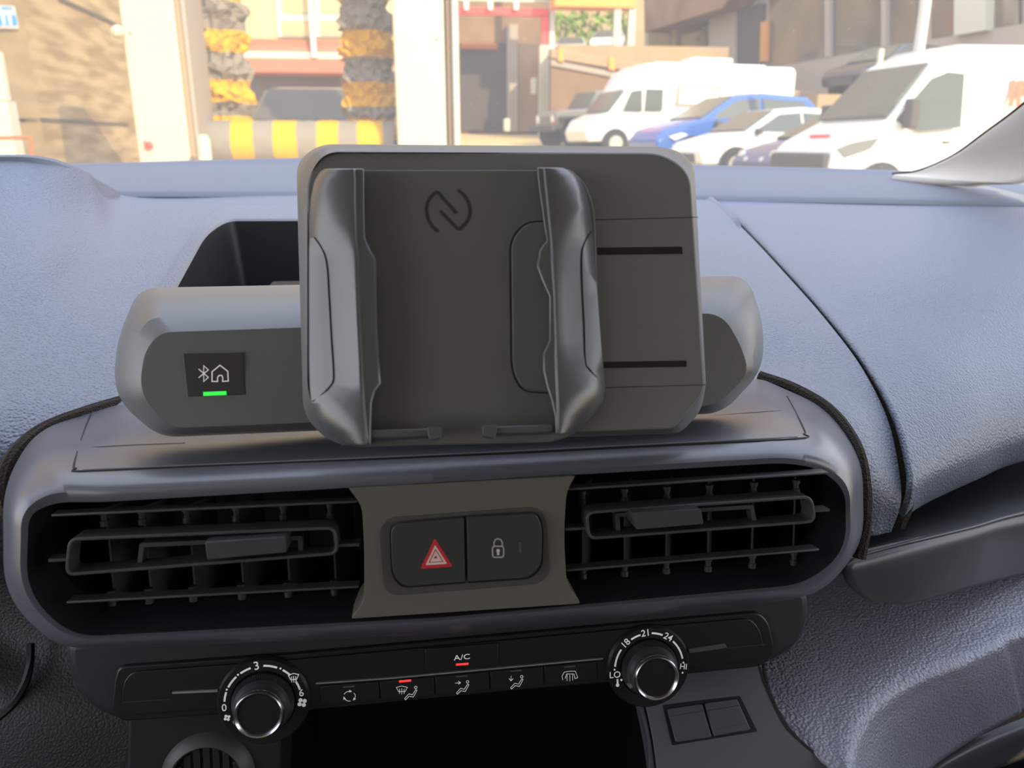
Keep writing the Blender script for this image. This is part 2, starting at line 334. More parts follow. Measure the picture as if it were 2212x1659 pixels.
# lid inset in the ledge: its outline groove and a pale tube painting the front edge highlight, laid on the ledge surface
from mathutils.bvhtree import BVHTree
def bvh_of(o):
    off = WL[o.name]; return BVHTree.FromPolygons([v.co+off for v in o.data.vertices], [tuple(p.vertices) for p in o.data.polygons])
def laid(pts, bv, lift=.0002, n=6):
    out = []
    for p in cr([Vector(q) for q in pts], n):
        r = ray(p[0], p[1]).normalized(); h_ = bv.ray_cast(EYE, r)
        if h_[0] is not None: out.append(h_[0]-r*lift)
    return out
BZ = bvh_of(BEZ)
grv = [(198,890),(184,925),(160,1002),(164,1012),(176,1018),(400,1009),(950,986),(1400,964),(1718,948),(1736,938),(1738,930),(1716,885),(1700,856)]
MB().tube(laid(grv, BZ), .00055, 6).build('cover_groove', M_black, CN)
MB().tube(laid([(180,1015),(400,1005.5),(950,982),(1400,960),(1722,944)], BZ, .0003), .0005, 6).build('cover_highlight', mat('highlight_tone', (.24, .25, .28), .4), CN)
MB().tube(laid([(196,966),(290,961),(400,957)], BZ), .0002, 5).build('cover_crease', M_smooth, CN)
MB().tube(laid([(1520,900),(1600,893),(1700,886)], BZ), .0002, 5).build('cover_crease', M_smooth, CN)
# frame of the vent face
V = Frame(at(950,1040,.361), (1, 0, 0), at(950,1334,.350)*-1+at(950,1040,.361))
cp = rp([(752,1054,4),(1243,1028,4),(1224,1062,40),(1218,1150,60),(1224,1262,60),(1256,1304,10),(756,1337,10),(787,1300,60),(787,1180,60),(782,1092,50)], 6)
CP = MB().pprism(V, cp, -.03, .000).build('centre_panel', M_panel, CN, bevel=.0018)
MB().pprism(V, rp([(815,1120,45),(1180,1093,45),(1190,1235,50),(1165,1262,30),(850,1287,40),(828,1270,30)], 6), 0, .0006).build('switch_surround', mat('surround', (.085, .083, .076), .5), CN, bevel=.0005)
for nm, out, lab in (('hazard_button', [(843,1133,28),(1002,1119,3),(1005,1257,3),(870,1268,30),(848,1240,40)], 'button with red warning triangle'),
                     ('lock_button', [(1008,1118,3),(1160,1109,28),(1171,1140,30),(1170,1220,34),(1145,1248,30),(1011,1257,3)], 'button with padlock symbol')):
    pts = rp(out, 6)
    MB().pprism(V, rp([(x+(3 if x > 1006 and i > 0 else -3)*(0 if 1000 < x < 1012 else 1), y+(-3 if y < 1180 else 3), r) for i, (x, y, r) in enumerate(out)], 6), 0, .0012).build('switch_gap', M_black, CN)
    b = MB().pprism(V, pts, 0, .0045).build(nm, mat('button', (.055, .056, .058), .42, grain=(1500, .1, .0002)), CN, bevel=.0032, seg=4); b['label'] = lab
    if nm == 'hazard_button': HB = b
    else: LBT = b
def tri(mb, pts, h0, h1): return mb.pprism(V, pts, h0, h1)
h = .0045
tri(MB(), rp([(939,1162,5),(978,1224,5),(908,1229,5)], 3), h, h+.00015).build('warning_triangle', M_red, HB)
tri(MB(), rp([(940,1177,3),(966,1218,3),(919,1221,3)], 3), h, h+.0003).build('triangle_outline', mat('print_cream', (.85, .74, .68), .5), HB)
pstroke(MB(), V, [(940.5,1187),(957,1213),(927,1215)], .00035, h, h+.00042, True).build('inner_triangle', M_red, HB)
tri(MB(), [(941,1200),(945,1206),(937,1206.5)], h, h+.00042).build('triangle_centre', M_red, HB)
lk = MB(); pstroke(lk, V, rr(1064,1180,1088,1204,6), .0007, h, h+.0002, True)
pstroke(lk, V, [(1068,1180),(1067,1172),(1070,1166),(1076,1164),(1082,1166),(1085,1172),(1085,1180)], .0007, h, h+.0002)
lk.build('padlock_symbol', mat('print_grey', (.45, .45, .43), .6), LBT)
kh = MB(); kh.pprism(V, [(1076+4*math.cos(a*.628), 1190+4*math.sin(a*.628)) for a in range(10)], h, h+.0002); kh.pprism(V, [(1074.5,1190),(1077.5,1190),(1079,1199),(1073.5,1199)], h, h+.00025)
kh.build('keyhole', mat('print_cream', (.85, .74, .68), .5), LBT)
pstroke(MB(), V, [(1123,1172),(1124,1195)], .0012, h, h+.0001).build('indicator', M_dim, LBT)
# dark duct behind the vents
V0 = V
MB().loft([lF, [p+Vector((0, .045, 0)) for p in lF]], True, False, True).build('air_duct', M_black, CN, smooth=50)
def bar(mb, x0, y0, x1, y1, w, h0, h1):     # blade: thin front edge, deep along normal
    a, b = V.px(x0, y0, h1), V.px(x1, y1, h1); return mb.prism(V, [(a[0], a[1]+w/2), (b[0], b[1]+w/2), (b[0], b[1]-w/2), (a[0], a[1]-w/2)], h0, h1)
def air_vent(lab, tv, bv, fr, st, inner, knob, vx, grp):
    x = (fr[0][0]+fr[1][0])/2; T = thing('air_vent', V.W(x, fr[0][1]+100, -.03), lab, 'air vent')
    h1 = -.004
    for q in (tv, bv):
        bar(MB(), *q, .0013, -.012, h1).build('horizontal_vane', M_smooth, T, bevel=.0005)
    fp = rp([(*fr[0], 18), (*fr[1], 18), (*fr[2], 18), (*fr[3], 18)], 5)
    f = MB(); pstroke(f, V, fp, .0016, -.013, .000, True); f.build('vane_frame', M_smooth, T, bevel=.0005)
    for q in st: bar(MB(), *q, .0014, -.01, -.003).build('pivot_pin', M_smooth, T)
    g = MB(); pstroke(g, V, rp([(*p, 2) for p in inner], 2), .0022, -.014, -.007, True); g.build('slider_frame', M_smooth, T, bevel=.0005)
    MB().pprism(V, rp([(*p, 4) for p in knob], 3), -.012, .006).build('slider_tab', M_smooth, T, bevel=.0012)
    for k, (vx_, t) in enumerate(vx):
        a = V.px(vx_, t, -.03); m = MB()
        q1 = [(a[0], a[1]+.026, -.028), (a[0], a[1]-.026, -.028), (a[0]+.009, a[1]-.026, -.046), (a[0]+.009, a[1]+.026, -.046)]; m.loft([[V.P(*q) for q in q1], [V.P(q[0]+.001, q[1], q[2]) for q in q1]], True, True, True)
        for dv in (.021, -.021):
            m.lathe(V.P(a[0], a[1]+dv-.004, -.026), V.v, [(.0022, 0), (.0022, .003), (.0016, .003), (.0016, .006), (.0022, .006), (.0022, .008)], 12)
        m.build('vertical_vane', mat('vane_dark', (.045, .045, .044), .5), T)
    return T
air_vent('left air vent with its slider tab pushed to the right, beside the hazard button', (110,1114,772,1084), (143,1302,775,1268),
         [(150,1166),(722,1141),(729,1196),(143,1242)], [(104,1211,146,1209),(728,1179,776,1177)],
         [(306,1178),(648,1162),(650,1200),(301,1222)], [(442,1171),(616,1159),(619,1194),(447,1210)], [(240,1200),(320,1196),(415,1192),(520,1188),(620,1184),(720,1180)], None)
air_vent('right air vent with its slider tab pushed to the left, beside the lock button', (1222,1058,1790,1022), (1224,1233,1770,1188),
         [(1268,1108),(1753,1074),(1762,1127),(1272,1164)], [(1222,1144,1268,1141),(1758,1104,1792,1102)],
         [(1334,1113),(1624,1095),(1632,1134),(1336,1154)], [(1365,1107),(1514,1100),(1520,1132),(1374,1144)], [(1255,1150),(1345,1145),(1435,1140),(1525,1136),(1620,1130),(1710,1124)], None)
# foam seal between console and pad
for sl in ([(12,1120,.405),(6,1050,.41),(30,985,.42),(90,930,.44),(175,895,.46),(262,868,.485)], [(1640,813,.50),(1720,842,.48),(1795,890,.455),(1848,965,.43),(1868,1050,.415),(1868,1130,.405),(1855,1205,.40)]):
    c = cr(sl, 8); MB().tube([at(*p) for p in c], .0042, 8).build('foam_seal', M_seal, CN)
# ================================================================ docking station (media pad) behind the phone holder
DK = thing('docking_station', at(1085, 940, .40)+Vector((0, 0, -.01)), 'wide dark grey device dock on the dashboard ledge with a green lit button', 'docking station')
def loops(*ls): return [[at(*p) for p in rp(l, 8)] for l in ls]
# wing bar
w3 = [(300,622,.47,40),(1615,596,.48,40),(1650,700,.46,60),(1648,800,.44,50),(1560,893,.42,40),(345,945,.41,40),(246,860,.425,60),(250,740,.45,60)]
w2 = [(300,640,.435,50),(1600,614,.445,60),(1636,690,.43,60),(1641,800,.42,50),(1557,888,.405,40),(345,942,.395,40),(252,862,.40,60),(258,740,.42,60)]
w1 = [(316,686,.408,60),(1575,655,.42,70),(1618,735,.41,60),(1634,800,.405,40),(1555,884,.398,40),(350,938,.387,40),(272,855,.39,50),(290,750,.402,60)]
w0 = [(345,718,.400,60),(1560,676,.412,60),(1602,750,.405,60),(1618,805,.40,40),(1550,876,.393,40),(365,925,.382,40),(300,848,.385,50),(312,760,.396,60)]
MB().loft(loops(w3, w2, w1, w0), True, True, True).build('wing_bar', M_device, DK, smooth=22)
# main block
m3 = [(690,311,.430,40),(1450,318,.435,40),(1500,350,.43,40),(1522,880,.385,40),(1470,936,.372,20),(720,962,.365,40),(655,900,.37,40),(640,350,.425,60)]
m2 = [(690,313,.395,60),(1440,317,.40,60),(1498,355,.395,60),(1526,850,.347,30),(1462,933,.340,20),(730,958,.336,50),(655,870,.342,50),(643,380,.393,60)]
m1 = [(700,328,.386,60),(1430,331,.390,60),(1490,372,.386,60),(1522,845,.341,20),(1460,926,.335,20),(735,950,.331,50),(664,870,.336,50),(664,385,.384,60)]
FD = Frame(at(1090,330,.388), (1, 0, 0), at(1090,330,.388)-at(1090,945,.333))
blk = loops(m3, m2, m1)
MB().loft(blk, True, True, False).add([], []).build('main_block', M_device, DK, smooth=40)
fc = MB(); fc.add(blk[2], [tuple(range(len(blk[2])))]); 
faceo = MB().pprism(FD, [tuple(p[:2]) for p in rp(m1, 8)], -.012, 0).build('face_plate', M_device, DK, bevel=.0006)
for ln in ([(1270,475),(1508,469)], [(1290,838),(1524,831)]): pstroke(MB(), FD, ln, .0003, 0, .0001).build('panel_joint', M_black, DK)
pstroke(MB(), FD, [(1290,542.5),(1474,540.5)], .0036, 0, .00015).build('slot', M_black, DK)
pstroke(MB(), FD, [(1300,788.5),(1483,785.5)], .0030, 0, .00015).build('slot', M_black, DK)
# button in the left wing
_w = [at(345,718,.400), at(1560,676,.412), at(365,925,.382)]; FW = Frame(_w[0], _w[1]-_w[0], _w[0]-_w[2])
MB().pprism(FW, rp([(390,758,3),(528,756,3),(537,871,3),(402,876,3)], 3), -.002, .0003).build('button_gap', M_black, DK)
bt = MB().pprism(FW, rp([(394,762,3),(524,760,3),(531,852,3),(404,858,3)], 3), 0, .0026).build('lit_button', mat('button', (.055, .056, .058), .42), DK, bevel=.0008)
MB().pprism(FW, rp([(404,858,2),(531,853,2),(533,866,2),(406,870,2)], 2), 0, .0018).build('button_foot', mat('button_foot', (.012, .013, .015), .4), DK)
hb = .0026
ic = MB()
for s_ in ([(429,797),(450,815),(440,824),(440,790),(450,799),(429,816)],): pstroke(ic, FW, s_, .00045, hb, hb+.00015)
pstroke(ic, FW, [(458,824),(458,803),(475,789),(492,802),(493,823),(481,824),(481,815),(479,811),(473,811),(470,815),(470,824)], .00055, hb, hb+.00015, True)
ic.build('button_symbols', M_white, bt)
pstroke(MB(), FW, [(439,851),(489,849)], .0019, hb, hb+.0002).build('indicator_light', M_ledg, bt)
# ================================================================ phone holder
FH = Frame(FD.P(0, 0, .003), FD.u, FD.v)
PH = thing('phone_holder', FH.W(985, 955), 'black clamp phone holder with two side arms mounted on the front of the dock', 'phone holder')
MB().pprism(FH, rp([(700,366,30),(1250,366,40),(1285,440,60),(1300,850,30),(1240,940,30),(1190,955,10),(745,966,40),(680,900,50),(668,430,60)], 6), -.003, .0015).build('back_plate', M_pad, PH, bevel=.0008)
MB().pprism(FH, rp([(1105,520,40),(1135,482,30),(1190,478,10),(1200,846,10),(1130,842,30),(1108,800,50)], 6), .0015, .0026).build('slide_plate', M_pad, PH, bevel=.0006)
pstroke(MB(), FH, [p for p in rp([(1101,520,40),(1131,480,30),(1200,476,6),(1200,850,6),(1126,846,30),(1104,800,50)], 6)], .0005, .0014, .0018, True).build('slide_groove', M_black, PH)
def arm(rows, lab, side):
    # each row: (py, outer, facet, ridge, inner)
    R = []
    dense = rows
    for r in dense:
        y, xo, xf, xr, xi = r
        prof = [(xo, y, -.002), (xo, y, .004), ((xo*.6+xf*.4), y, .010), (xf, y, .0155), (xf*.35+xr*.65, y, .0185), (xr, y, .019), (xr+(xi-xr)*.12, y, .0178), (xr+(xi-xr)*.9, y, .0175), (xi, y, .0165), (xi, y, .004)]
        R.append([FH.W(x, yy, h) for x, yy, h in prof])
    m = MB(); m.loft(R, True, True, True, flip=False)
    a = m.build('clamp_arm', M_holder, PH, smooth=38, bevel=.0006, seg=2); a['label'] = lab; return a
aL = arm([(364,700,720,764,786),(372,690,714,764,787),(392,679,706,765,787),(430,671,706,765,787),(480,668,714,766,788),(515,668,730,767,789),(540,667,745,769,800),(560,667,750,770,813),(640,667,756,772,814),(700,667,760,774,815),(780,667,763,778,820),(828,668,764,780,825),(845,669,757,782,812),(870,672,738,784,804),(900,680,722,787,803),(935,700,735,790,802),(962,740,762,792,802)], 'left clamp arm', 0)
aR = arm([(362,1215,1212,1176,1160),(368,1235,1222,1177,1160),(382,1252,1232,1178,1161),(410,1265,1244,1181,1164),(450,1274,1248,1185,1170),(490,1279,1232,1189,1175),(520,1282,1224,1192,1181),(540,1284,1220,1194,1165),(575,1287,1219,1196,1158),(612,1290,1218,1198,1172),(640,1292,1218,1199,1186),(735,1299,1222,1202,1186),(765,1301,1228,1203,1172),(800,1304,1240,1204,1172),(835,1307,1262,1205,1180),(865,1303,1262,1206,1190),(900,1278,1250,1206,1198),(938,1238,1225,1206,1200)], 'right clamp arm', 1)
# rounded grooves laid on the facets
def on_arm(lst, par, bvh):
    vs = []
    for x, y in lst:
        r = ray(x, y); hit = bvh.ray_cast(EYE, r.normalized()); p = hit[0] if hit[0] else FH.W(x, y, .01); vs.append(p-r.normalized()*.0002)
    return vs
for a, lst in ((aL, [(679,513),(697,541),(706,575),(711,650),(716,740),(720,800),(718,826),(702,846),(676,867)]), (aR, [(1278,500),(1264,522),(1257,550),(1258,620),(1262,700),(1265,780),(1274,798),(1300,828)])):
    dl = cr([Vector(p) for p in lst], 5); MB().tube(on_arm([tuple(p) for p in dl], a, bvh_of(a)), .00032, 5).build('inlay_groove', M_black, a)
for lst, lab in ([[(800,938),(935,934),(948,932)], 'l'], [[(1195,925),(1062,930),(1048,930)], 'r']):
    p = MB(); pstroke(p, FH, [lst[0], lst[1]], .0035, .0, .016); p.build('support_foot', M_holder, PH, bevel=.0007)
    sx = 1 if lab == 'l' else -1
    MB().pprism(FH, rp([(lst[1][0]-12*sx, lst[1][1]-12, 4), (lst[1][0]+20*sx, lst[1][1]-10, 6), (lst[1][0]+18*sx, lst[1][1]+12, 6), (lst[1][0]-8*sx, lst[1][1]+16, 4)], 3), .008, .0185).build('foot_tip', M_holder, PH, bevel=.0015)
lg = MB()
lc1 = [tuple(p) for p in cr([Vector(p) for p in [(947,500),(932,486),(923,466),(922,444),(930,426),(942,415)]], 5)]+[(947,416),(986,460)]
lc2 = [tuple(p) for p in cr([Vector(p) for p in [(989,410),(1003,422),(1013,441),(1015,462),(1007,480),(994,494)]], 5)]+[(989,494),(951,455)]
pstroke(lg, FH, lc1, .0015, .0015, .0017); pstroke(lg, FH, lc2, .0015, .0015, .0017)
lg.build('logo', mat('logo_print', (.045, .046, .044), .5), PH)
# ================================================================ climate control panel
C0 = at(950, 1395, .400); FC = Frame(C0, (1, 0, 0), C0-at(950, 1512, .393))
CC = thing('climate_control_panel', at(950, 1520, .42)+Vector((0, 0, -.005)), 'black climate control panel with two rotary dials under the air vents', 'climate control')
hs = [(140,1385),(1752,1268),(1750,1350),(1722,1405),(1650,1445),(620,1545),(250,1562),(180,1525),(140,1440)]
MB().pprism(FC, rp([(x, y, 40) for x, y in hs], 6), -.06, -.004).build('housing', mat('housing', (.030, .031, .034), .45, grain=(1500, .12, .0002)), CC, bevel=.008, seg=4)
MB().pprism(FC, rp([(255,1440,30),(640,1412,4),(1300,1352,4),(1640,1322,30),(1662,1345,20),(1676,1410,40),(1650,1440,24),(1300,1476,4),(640,1532,4),(262,1560,24),(240,1535,30),(246,1470,40)], 5), -.006, -.001).build('rim', M_gloss, CC, bevel=.0012)
fp_ = rp([(283,1452,16),(640,1425,2),(1300,1364,2),(1622,1336,24),(1642,1360,20),(1652,1405,30),(1630,1428,16),(1300,1460,2),(640,1520,2),(275,1545,16),(262,1520,16),(266,1475,16)], 5)
MB().pprism(FC, fp_, -.001, .0006).build('faceplate', M_gloss, CC, bevel=.0006)
for ln in ([(682,1477),(850,1465),(1303,1423)],): pstroke(MB(), FC, ln, .0007, .0006, .0022).build('trim_strip', M_line, CC)
MB().pprism(FC, [(372,1495),(470,1490),(470,1495),(372,1499)], .0006, .0020).build('trim_strip', M_line, CC)
MB().pprism(FC, [(1488,1402),(1566,1390),(1572,1399),(1490,1411)], .0006, .0020).build('trim_strip', mat('strip_grey', (.10, .10, .10), .35), CC)
for ln in ([(268,1517),(368,1511)], [(1574,1400),(1655,1392)]): pstroke(MB(), FC, ln, .0005, .0006, .0009).build('panel_joint', mat('joint', (.05, .05, .05), .4), CC)
# buttons
bts = [((918,1402),(1076,1389),(1078,1436),(919,1451)), ((690,1483),(817,1472),(820,1511),(693,1521)), ((820,1472),(936,1463),(938,1500),(823,1510)), ((940,1462),(1055,1452),(1057,1490),(942,1500)),
       ((1059,1451),(1172,1441),(1174,1479),(1061,1489)), ((1176,1440),(1288,1430),(1290,1467),(1178,1478))]
BT = []
for q in bts:
    MB().pprism(FC, [(q[0][0]-1.5,q[0][1]-1.5),(q[1][0]+1.5,q[1][1]-1.5),(q[2][0]+1.5,q[2][1]+1),(q[3][0]-1.5,q[3][1]+1)], .0006, .0008).build('button_gap', M_black, CC)
    BT.append(MB().pprism(FC, q, .0006, .0018).build('button', M_gloss, CC, bevel=.0005))
hq = .0018
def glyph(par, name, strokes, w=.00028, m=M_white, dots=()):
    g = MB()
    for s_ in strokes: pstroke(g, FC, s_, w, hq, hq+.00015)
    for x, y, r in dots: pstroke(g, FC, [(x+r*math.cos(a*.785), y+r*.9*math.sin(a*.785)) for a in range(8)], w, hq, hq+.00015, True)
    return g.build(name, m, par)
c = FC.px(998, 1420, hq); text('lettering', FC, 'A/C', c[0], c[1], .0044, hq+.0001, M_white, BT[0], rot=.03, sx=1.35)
def led(par, x0, y0, x1, y1, m): pstroke(MB(), FC, [(x0, y0), (x1, y1)], .0011, hq, hq+.0003).build('indicator_light', m, par)
led(BT[0], 985,1436,1012,1434, M_ledr); led(BT[2], 862,1472.5,888,1470, M_ledr)
for k, q in ((1, (741,1484.5,766,1482.5)), (3, (985,1462,1010,1460)), (4, (1103,1450,1127,1448)), (5, (1219,1441,1243,1439))):
    pstroke(MB(), FC, [(q[0], q[1]), (q[2], q[3])], .0008, hq, hq+.0001).build('indicator_light', M_dim, BT[k])
def arc(cx, cy, r, a0, a1, n=7, ky=.85): return [(cx+r*math.cos(math.radians(a0+(a1-a0)*k/n)), cy+r*ky*math.sin(math.radians(a0+(a1-a0)*k/n))) for k in range(n+1)]
rc = [arc(755,1504,12.5,a,a+80) for a in (200, 320, 80)]
for a in (280, 400, 160):
    ex, ey = arc(755,1504,12.5,a,a+1)[0]; ta = math.radians(a+90)
    rc.append([(ex-4*math.cos(ta+.6)*1.0, ey-4*math.sin(ta+.6)), (ex+2*math.cos(ta), ey+2*math.sin(ta)), (ex-4*math.cos(ta-.6), ey-4*math.sin(ta-.6))])
glyph(BT[1], 'recirculation_symbol', rc)
def seatman(x, y): return [[(x-12,y+15),(x-4,y+7),(x+5,y+9),(x+13,y-6),(x+10,y-7),(x+3,y+4),(x-5,y+2),(x-14,y+12),(x-12,y+15)]], (x+10, y-12, 3)
def screen(x, y): return [[(x-12,y-6),(x,y-9),(x+12,y-6),(x+7,y+3),(x-7,y+3),(x-12,y-6)], [(x-5,y-3),(x-5,y+8)], [(x,y-4),(x,y+9)], [(x+5,y-3),(x+5,y+8)]]
s1, d1 = seatman(888, 1497); glyph(BT[2], 'screen_and_feet_symbol', s1+screen(868,1491), dots=[d1])
s1, d1 = seatman(1000, 1485); glyph(BT[3], 'face_airflow_symbol', s1+[[(983,1476),(993,1475)], [(990,1471.5),(995,1475),(990,1478.5)]], dots=[d1])
s1, d1 = seatman(1117, 1474); glyph(BT[4], 'feet_airflow_symbol', s1+[[(1104,1460),(1104,1470)], [(1099.5,1466),(1104,1471),(1108.5,1466)]], dots=[d1])
rs = [(1216,1469),(1214,1461),(1219,1452),(1230,1450),(1243,1450),(1248,1464),(1242,1466),(1240,1456),(1224,1456),(1221,1466)]
glyph(BT[5], 'rear_demister_symbol', [rs, [(1225,1458),(1225,1471)], [(1231,1458),(1231,1472)], [(1237,1457),(1237,1470)]])
# dials
def dial(name_lab, cx, cy, px_r, tip, labels, arcs, ptr):
    o = FC.px(cx, cy, .0025); r = abs(FC.px(cx+px_r, cy, .0025)[0]-o[0]); O = FC.P(*o, 0); n = FC.n
    d = bpy.data.objects.new('dial', None); COL.objects.link(d); d.parent = CC; WL[d.name] = WL[CC.name]; d['label'] = name_lab
    MB().lathe(O, n, [(r*1.02, -.002), (r*1.02, .001), (r*.97, .0028), (r*.72, .0028), (r*.70, .001), (0, .001)], 96, ux=FC.u).build('dial_ring', M_gloss, d, smooth=30)
    mk = MB(); hh = .0028
    for a0, a1 in arcs: stroke(mk, FC, [(o[0]+r*.84*math.cos(math.radians(a0+(a1-a0)*k/8)), o[1]+r*.84*math.sin(math.radians(a0+(a1-a0)*k/8))) for k in range(9)], .0011, hh, hh+.00015)
    for s_, a, rot, sz in labels:
        ar = math.radians(a); u, v = o[0]+r*.85*math.cos(ar), o[1]+r*.85*math.sin(ar)
        if s_ == '.': mk.lathe(FC.P(u, v, hh), n, [(.0006, 0), (.0006, .00015)], 10)
        elif s_ == 'fan':
            for q in range(4):
                b = math.radians(q*90+30); mk.lathe(FC.P(u+.0017*sz*math.cos(b), v+.0017*sz*math.sin(b), hh), n, [(.0012*sz, 0), (.0012*sz, .00015)], 10)
        elif s_ == 'therm':
            mk.lathe(FC.P(u, v-.001, hh), n, [(.0011, 0), (.0011, .00015)], 12); stroke(mk, FC, [(u, v-.001), (u, v+.0028)], .0011, hh, hh+.00015); mk.lathe(FC.P(u+.0024, v+.002, hh), n, [(.0007, 0), (.0007, .00015)], 10)
        elif s_ == 'screen':
            k = .0003
            for st in screen(0, 0): stroke(mk, FC, [(u+x*k*.8, v-y*k) for x, y in st], .00045, hh, hh+.00015)
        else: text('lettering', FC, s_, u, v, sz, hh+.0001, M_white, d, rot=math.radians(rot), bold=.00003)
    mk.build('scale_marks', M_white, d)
    # knurled grip: fine ribs
    g = MB(); N = 220; prof = [(.69, .001), (.69, .0045), (.61, .0085)]
    g.loft([[O+n*h_+(FC.u*math.cos(k*2*math.pi/N)+FC.v*math.sin(k*2*math.pi/N))*r*(q-(.012 if k % 2 else 0)) for k in range(N)] for q, h_ in prof], True); g.build('knurled_grip', M_dark, d, smooth=20)
    MB().lathe(O, n, [(r*.61, .0084), (r*.59, .0102), (r*.565, .0118), (r*.52, .0128), (r*.51, .0165)], 64, ux=FC.u).build('knob_body', mat('knob_soft', (.055, .055, .057), .38), d, smooth=45)
    MB().lathe(O, n, [(r*.51, .0145), (r*.54, .0158), (r*.53, .0180), (r*.50, .0187), (r*.45, .0178), (r*.44, .0165)], 64, ux=FC.u).build('knob_ring', M_chrome, d, smooth=60)
    MB().lathe(O, n, [(r*.45, .0145), (r*.45, .0167), (0, .0169)], 64, ux=FC.u).build('knob_cap', mat('knob_cap', (.012, .012, .012), .45), d, smooth=45)
    a = math.radians(ptr); p0 = (o[0]+r*.52*math.cos(a), o[1]+r*.52*math.sin(a)); p1 = (o[0]+r*.66*math.cos(a), o[1]+r*.66*math.sin(a))
    stroke(MB(), FC, [p0, p1], .0022, .007, .0112).build('pointer', mat('pointer', (.25, .25, .25), .4), d, bevel=.0005)
dial('left fan speed dial marked 0 to 6', 569, 1516, 99, None,
     [('3', 97, 8, .0068), ('0', 184, 0, .0058), ('6', 9, 0, .0058), ('fan', -6, 0, 1.0), ('fan', 200, 0, .7), ('screen', 36, 0, 1), ('.', 155, 0, 1), ('.', 127, 0, 1), ('.', 61, 0, 1)],
     [(174, 159), (151, 131), (123, 106), (87, 66), (57, 43), (29, 15)], 205)
dial('right temperature dial marked LO to HI', 1402, 1441, 87, None,
     [('LO', 188, 0, .0055), ('18', 132, 42, .0058), ('21', 95, 5, .0058), ('24', 56, -30, .0058), ('HI', -4, -8, .0050), ('therm', 203, 0, 1), ('.', 179, 0, 1), ('.', 3, 0, 1), ('.', -14, 0, 1)],
     [(174, 144), (121, 104), (85, 66), (45, 10)], 207)
# ================================================================ lower console
LC_ = thing('lower_console', at(950, 1760, .45), 'dark lower centre console around an open black storage hole', 'console')
FK = Frame(at(450, 1640, .40), (1, 0, 0), (0, .25, .97)); FR = Frame(at(1530, 1560, .40), (1, -.05, 0), (0, .75, .66))
MB().pprism(FK, rp([(276,1545,10),(612,1510,10),(600,1760,10),(272,1760,10)], 4), -.05, 0).build('side_cheek', mat('cheek', (.02, .02, .021), .45, grain=(1200, .15, .0002)), LC_, bevel=.002)
MB().pprism(FR, rp([(1385,1480,10),(1640,1400,10),(1650,1470,30),(1692,1565,50),(1800,1660,60),(1880,1760,10),(1430,1760,10),(1412,1600,60)], 6), -.03, 0).build('switch_cheek', mat('cheek_satin', (.12, .125, .14), .40, grain=(1200, .2, .0002)), LC_, bevel=.002)
pstroke(MB(), FR, [tuple(p) for p in cr([Vector(p) for p in [(1641,1440),(1654,1480),(1694,1563),(1740,1610),(1803,1662),(1880,1740)]], 6)], .0016, -.001, .0004).build('edge_seam', M_black, LC_)
MB().pprism(FR, rp([(1432,1523,3),(1598,1503,3),(1636,1580,3),(1452,1610,3)], 2), -.002, .0005).build('switch_recess', M_black, LC_)
for q in ([(1441,1531),(1517,1520),(1538,1592),(1460,1603)], [(1522,1519),(1592,1509),(1622,1576),(1542,1590)]):
    sw = MB().pprism(FR, rp([(x, y, 3) for x, y in q], 2), 0, .002).build('blank_switch', M_switch, LC_, bevel=.0006)
    a, b, c_, d_ = [Vector(p) for p in q]
    MB().pprism(FR, [tuple(a.lerp(d_, .22)+Vector((3, 0))), tuple(b.lerp(c_, .22)-Vector((3, 0))), tuple(b.lerp(c_, .80)-Vector((3, 0))), tuple(a.lerp(d_, .80)+Vector((3, 0)))], .002, .0026).build('switch_face', M_switch, sw, bevel=.0003)
K0 = FK.px(450, 1678, 0); KO = FK.P(*K0, 0); kr = abs(FK.px(450+95, 1678, 0)[0]-K0[0])
MB().lathe(KO, FK.n, [(kr*1.08, 0), (kr*1.0, .004), (kr*.84, .0065), (kr*.80, .0055), (kr*.79, -.01), (0, -.012)], 64, ux=FK.u).build('round_vent_ring', mat('vent_ring', (.08, .077, .072), .45), LC_, smooth=50)
MB().lathe(KO, FK.n, [(kr*.79, .0005), (kr*.74, .0005), (kr*.74, -.006)], 64, ux=FK.u).build('grille_edge', M_black, LC_)
for k in range(-3, 4):
    x = K0[0]+k*kr*.22; hgt = math.sqrt(max(.01, .74**2-(k*.22)**2))*kr
    MB().prism(FK, [(x-.0018, K0[1]+hgt), (x+.0018, K0[1]+hgt), (x+.0018, K0[1]-hgt), (x-.0018, K0[1]-hgt)], -.008, .002).build('grille_bar', M_dark, LC_, bevel=.0004)
hx0, hx1 = at(612, 1560, .42).x, at(1400, 1560, .42).x
hb_ = MB(); hb_.box((hx0-.01, .43, .7), (hx1+.02, .62, at(950,1500,.42).z)); hb_.f = [f for i, f in enumerate(hb_.f) if i != 2]
hb_.build('storage_hole', M_black, LC_)
pstroke(MB(), FR, [tuple(p) for p in cr([Vector(p) for p in [(1375,1510),(1392,1560),(1402,1610),(1404,1700)]], 6)], .0016, -.004, .0006).build('hole_edge', M_switch, LC_)
MB().box((-.94, .70, .41), (1.07, .73, 1.2)).build('wall_middle', M_black)['kind'] = 'structure'
